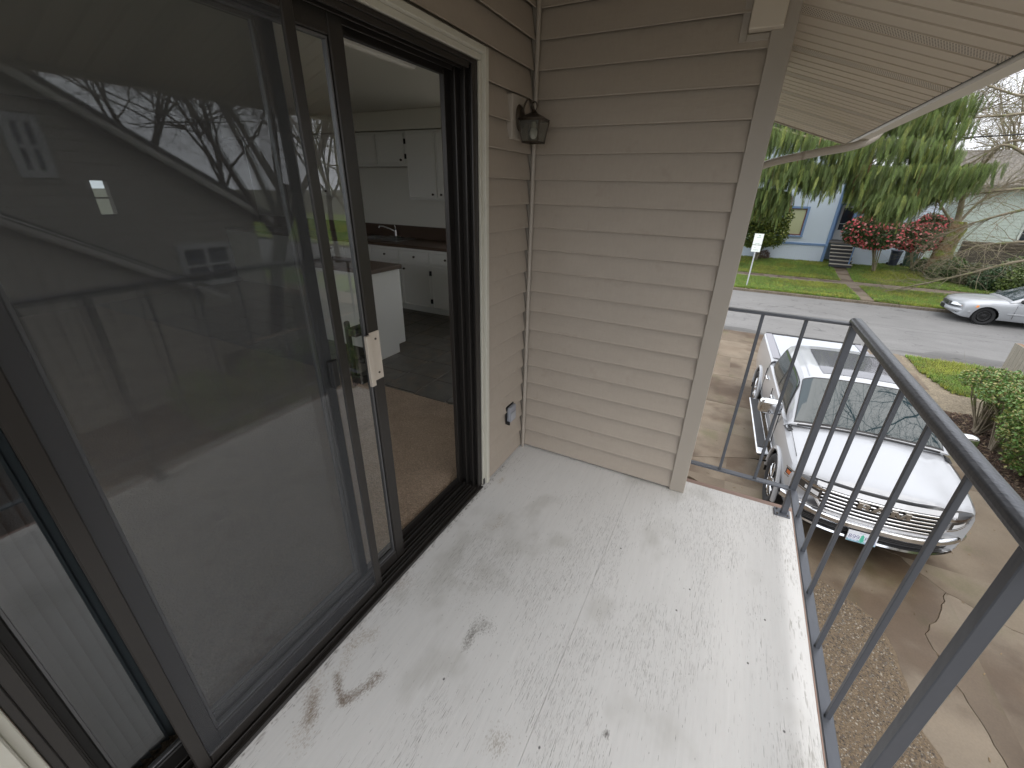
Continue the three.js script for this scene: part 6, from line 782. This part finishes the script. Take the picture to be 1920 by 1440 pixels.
// leafy shrubs
function shrub(name, label, cat, base, blobs, nLeaf, size, cols, seed, stems, group, flowers) {
  const t = thing(name, label, cat, [base.x, base.y, base.z], group), r = mulberry(seed), tot = blobs.reduce((a, b) => a + b[3] ** 2, 0);
  const pick = (q) => { let k = q() * tot; for (const b of blobs) { k -= b[3] ** 2; if (k <= 0) return b; } return blobs[0]; };
  const pt = (q, shell) => { const b = pick(q), v = V(q() * 2 - 1, q() * 2 - 1, q() * 2 - 1); v.normalize().multiplyScalar(b[3] * (shell + (1 - shell) * Math.cbrt(q())) * (0.82 + 0.36 * fbm(v.x * 3 + seed, v.z * 3 + v.y * 2, 3))); v.y *= b[4] ?? 0.8; return [b[0] + v.x, b[1] + v.y, b[2] + v.z]; };
  if (stems) { const gs = []; for (let k = 0; k < stems; k++) { const b = pick(r), e = V(b[0] + (r() - 0.5) * b[3], b[1] + (r() - 0.3) * b[3] * 0.6, b[2] + (r() - 0.5) * b[3]); const m = e.clone().multiplyScalar(0.45).add(V((r() - 0.5) * 0.2, e.y * 0.12, (r() - 0.5) * 0.2)); gs.push(tubePath([[(r() - 0.5) * 0.12, -0.05, (r() - 0.5) * 0.12], m.toArray(), e.toArray()], [size * 0.32, size * 0.24, size * 0.1], 5, false)); grow(gs, m, e.clone().sub(m).normalize(), e.length() * 0.45, size * 0.13, 1, r, { wob: 0.5, lift: 0.05, spread: 0.8, kids: [0, 4] }); } part('stems', merge(gs), barkTan, t); }
  crown(t, 'crown', leafG, leafM, nLeaf, seed + 1, (q) => { const p = pt(q, 0.45), tone = 0.6 + 0.8 * q(), c = cols[Math.floor(q() ** 1.3 * cols.length)]; return { p, e: dirE(q), s: size * (0.7 + 0.6 * q()), c: rgb(c[0] * tone, c[1] * tone, c[2] * tone) }; });
  if (flowers) { const fg = merge([0, 1, 2, 3, 4].map((k) => { const g = new THREE.SphereGeometry(0.36, 6, 4); g.scale(1, 0.5, 0.8); g.translate(0.34, 0, 0); g.rotateY(k * 1.2566); return g; })); crown(t, 'flowers', fg, std(1, 1, 1, 0.7), flowers, seed + 2, (q) => { const p = pt(q, 0.93), w = 0.8 + 0.5 * q(); return { p, e: dirE(q), s: 0.075 + 0.05 * q(), c: q() < 0.3 ? rgb(0.72 * w, 0.32 * w, 0.32 * w) : rgb(0.60 * w, 0.11 * w, 0.13 * w) }; }); }
  return t;
}
{
  const z = -30.3, L = (x, y, zz = z) => at(...zp7(x, y), 2, zz), b1 = L(930, 1030), rel = (b, p, r, f) => [p.x - b.x, p.y - b.y, p.z - b.z, r, f]; b1.y = lotY(z) - 0.02;
  const camCols = [[0.045, 0.085, 0.022], [0.06, 0.11, 0.03], [0.10, 0.135, 0.035]];
  shrub('camellia', 'camellia covered in pink-red flowers beside the front steps', 'shrub', b1, [rel(b1, L(860, 830), 1.05), rel(b1, L(930, 850), 1.15), rel(b1, L(950, 780), 0.8), rel(b1, L(925, 715), 0.35)], 15000, 0.11, camCols, 410, 8, undefined, 900);
  const b2 = L(1180, 1000, -31.2); b2.y = lotY(-31.2) - 0.02;
  shrub('camellia', 'wide pink-red flowering camellia above the green bin', 'shrub', b2, [rel(b2, L(1110, 860, -31.2), 0.9), rel(b2, L(1210, 860, -31.2), 1.1), rel(b2, L(1290, 830, -31.2), 0.95), rel(b2, L(1265, 770, -31.2), 0.55)], 15000, 0.11, camCols, 420, 8, undefined, 1300);
  const b3 = L(200, 960, -30.8); b3.y = lotY(-30.8) - 0.02; const yl = [[0.11, 0.16, 0.02], [0.19, 0.215, 0.03], [0.06, 0.10, 0.02]];
  shrub('evergreen_shrub', 'tall yellow-green shrub beside the blue house window', 'shrub', b3, [rel(b3, L(190, 860, -30.8), 1.0), rel(b3, L(270, 840, -30.8), 1.1), rel(b3, L(300, 740, -30.8), 1.05), rel(b3, L(210, 740, -30.8), 1.2), rel(b3, L(250, 640, -30.8), 0.9)], 16000, 0.13, yl, 430, 8);
  const low = [['low grey-green shrub at the foot of the mossy trunk', 1400, 1010, 0.8, -29.8, [[0.06, 0.10, 0.03], [0.10, 0.14, 0.04]]], ['dense dark shrub beside the mulch edge across the street', 1680, 1100, 0.85, -28.6, [[0.04, 0.085, 0.03], [0.06, 0.11, 0.04]]], ['rounded yellow-green shrub beyond the parked sedan', 1830, 1110, 0.9, -28.2, [[0.12, 0.17, 0.03], [0.08, 0.13, 0.03]]], ['tangled olive shrub between trunk and hedge', 1550, 1050, 0.8, -29.4, [[0.10, 0.115, 0.045], [0.13, 0.125, 0.06]]], ['small green shrub behind the pink camellia', 1255, 985, 0.55, -31.4, [[0.05, 0.10, 0.025], [0.09, 0.15, 0.03]]], ['bright leafy shrub below the timber wall', 1420, 950, 0.7, -31.6, [[0.10, 0.17, 0.03], [0.07, 0.12, 0.03]]], ['broad shrub overhanging the far mulch bed', 1900, 1010, 1.2, -29.2, [[0.08, 0.13, 0.03], [0.13, 0.17, 0.04]]]];
  low.forEach(([lb, x, y, rr, zz, cols], i) => { const c = L(x, y, zz), b = V(c.x, lotY(zz) - 0.02, c.z); shrub('garden_shrub', lb, 'shrub', b, [[0, rr * 0.62, 0, rr], [rr * 0.7, rr * 0.5, 0.1, rr * 0.7], [-rr * 0.6, rr * 0.45, 0.1, rr * 0.65]], 5000, 0.11, cols, 440 + i * 5, 5); });
  const mb = struct('mulch_bed', null, null, 'brown mulch bed under shrubs across the street'); { const g = new THREE.CircleGeometry(1, 40); g.rotateX(-Math.PI / 2); g.scale(4.6, 1, 2.3); const c = L(1800, 1140, -29); g.translate(c.x + 1.6, 0, -29.2); const p = g.attributes.position; for (let i = 0; i < p.count; i++) p.setY(i, lotY(p.getZ(i)) + 0.012); part('mulch_sheet', muv(g, 0.5), std(0.085, 0.055, 0.042, 0.95, { bumpMap: smooth1, bumpScale: 0.03 }), mb); const g2 = flatPoly([[P7(100, 1000).x, ZH + 0.9], [P7(605, 1000).x - 0.05, ZH + 0.9], [P7(605, 1000).x - 0.05, ZH + 0.01], [P7(100, 1000).x, ZH + 0.01]], YH + 0.02); part('mulch_sheet', g2, std(0.10, 0.055, 0.04, 0.95, { bumpMap: smooth1, bumpScale: 0.03 }), mb); }
  const db = P7(230, 980, ZH + 0.5); shrub('dry_shrub', 'dry red-brown clump against the house skirt boards', 'shrub', V(db.x, YH, ZH + 0.5), [[0, 0.25, 0, 0.4]], 900, 0.07, [[0.14, 0.075, 0.05], [0.10, 0.06, 0.04]], 480, 12);
}
// leggy hedge shrubs beside the driveway
{
  const cols = [[0.10, 0.20, 0.04], [0.14, 0.24, 0.05], [0.21, 0.25, 0.06], [0.29, 0.26, 0.09]], bs = [[6.28, -8.95, 'leggy hedge shrub with bare stems nearest the board fence corner'], [6.30, -8.2, 'leggy hedge shrub growing between its two neighbours by the driveway'], [6.34, -7.4, 'dense green hedge shrub at the house end of the hedge']];
  bs.forEach(([x, z, lb], i) => shrub('hedge_shrub', lb, 'shrub', V(x, GROUND, z), i === 2 ? [[-0.05, 0.85, 0.1, 0.55], [0.05, 1.05, -0.2, 0.5], [0.0, 0.45, 0.2, 0.42], [0.2, 0.8, 0.5, 0.5]] : [[-0.22, 1.10, -0.1, 0.38, 0.5], [0.10, 1.16, 0.15, 0.46, 0.5], [0.40, 1.08, -0.1, 0.48, 0.6], [0.48, 0.68, 0.1, 0.5], [0.1, 1.1, -0.35, 0.4, 0.5]], i === 2 ? 6500 : 5600, 0.055, cols, 510 + i * 7, i === 2 ? 10 : 34, 'hedge shrubs along the driveway'));
  for (let k = 0; k < 5; k++) shrub('hedge_shrub', 'full green hedge shrub further along the fence towards the house', 'shrub', V(6.5, GROUND, -6.3 + k * 1.2), [[0, 0.7, 0, 0.6], [0.1, 1.05, 0.3, 0.5]], 2600, 0.06, cols, 560 + k * 5, 6, 'hedge shrubs along the driveway');
}
const TW = { ...OPT, kids: [0, 7, 7, 5, 5, 4], main: 7 };
// trees mirrored in the door glass and the truck's windshield
bareTree('tall leafless tree spreading over the driveway beside the fence', V(8.3, GROUND, -3.6), 13, 0.15, 4, 701, barkDark, { ...OPT, out: 1.1, kids: [0, 6, 6, 5, 4, 4], minX: 2.4 }, V(-0.25, 1, -0.08).normalize());
bareTree('leafless tree standing behind the neighbour house', V(23, GROUND, -9), 14, 0.16, 4, 702, barkDark, TW); bareTree('leafless tree behind the neighbour house ridge', V(21, GROUND, -17), 13, 0.15, 4, 703, barkDark, TW); bareTree('thin leafless tree at the street end of the neighbour lot', V(17, GROUND, -14.8), 11, 0.13, 4, 704, barkTan, TW);
bareTree('slender leafless tree beyond the neighbour roof towards the street', V(26, GROUND, -14), 15, 0.16, 4, 705, barkDark, TW); bareTree('slender leafless tree in the back of the neighbour lot', V(19, GROUND, -21), 14, 0.15, 4, 706, barkTan, TW);
scene.traverse((o) => { if (o.isMesh) { o.castShadow = true; o.receiveShadow = true; } });
renderer.render(scene, camera);
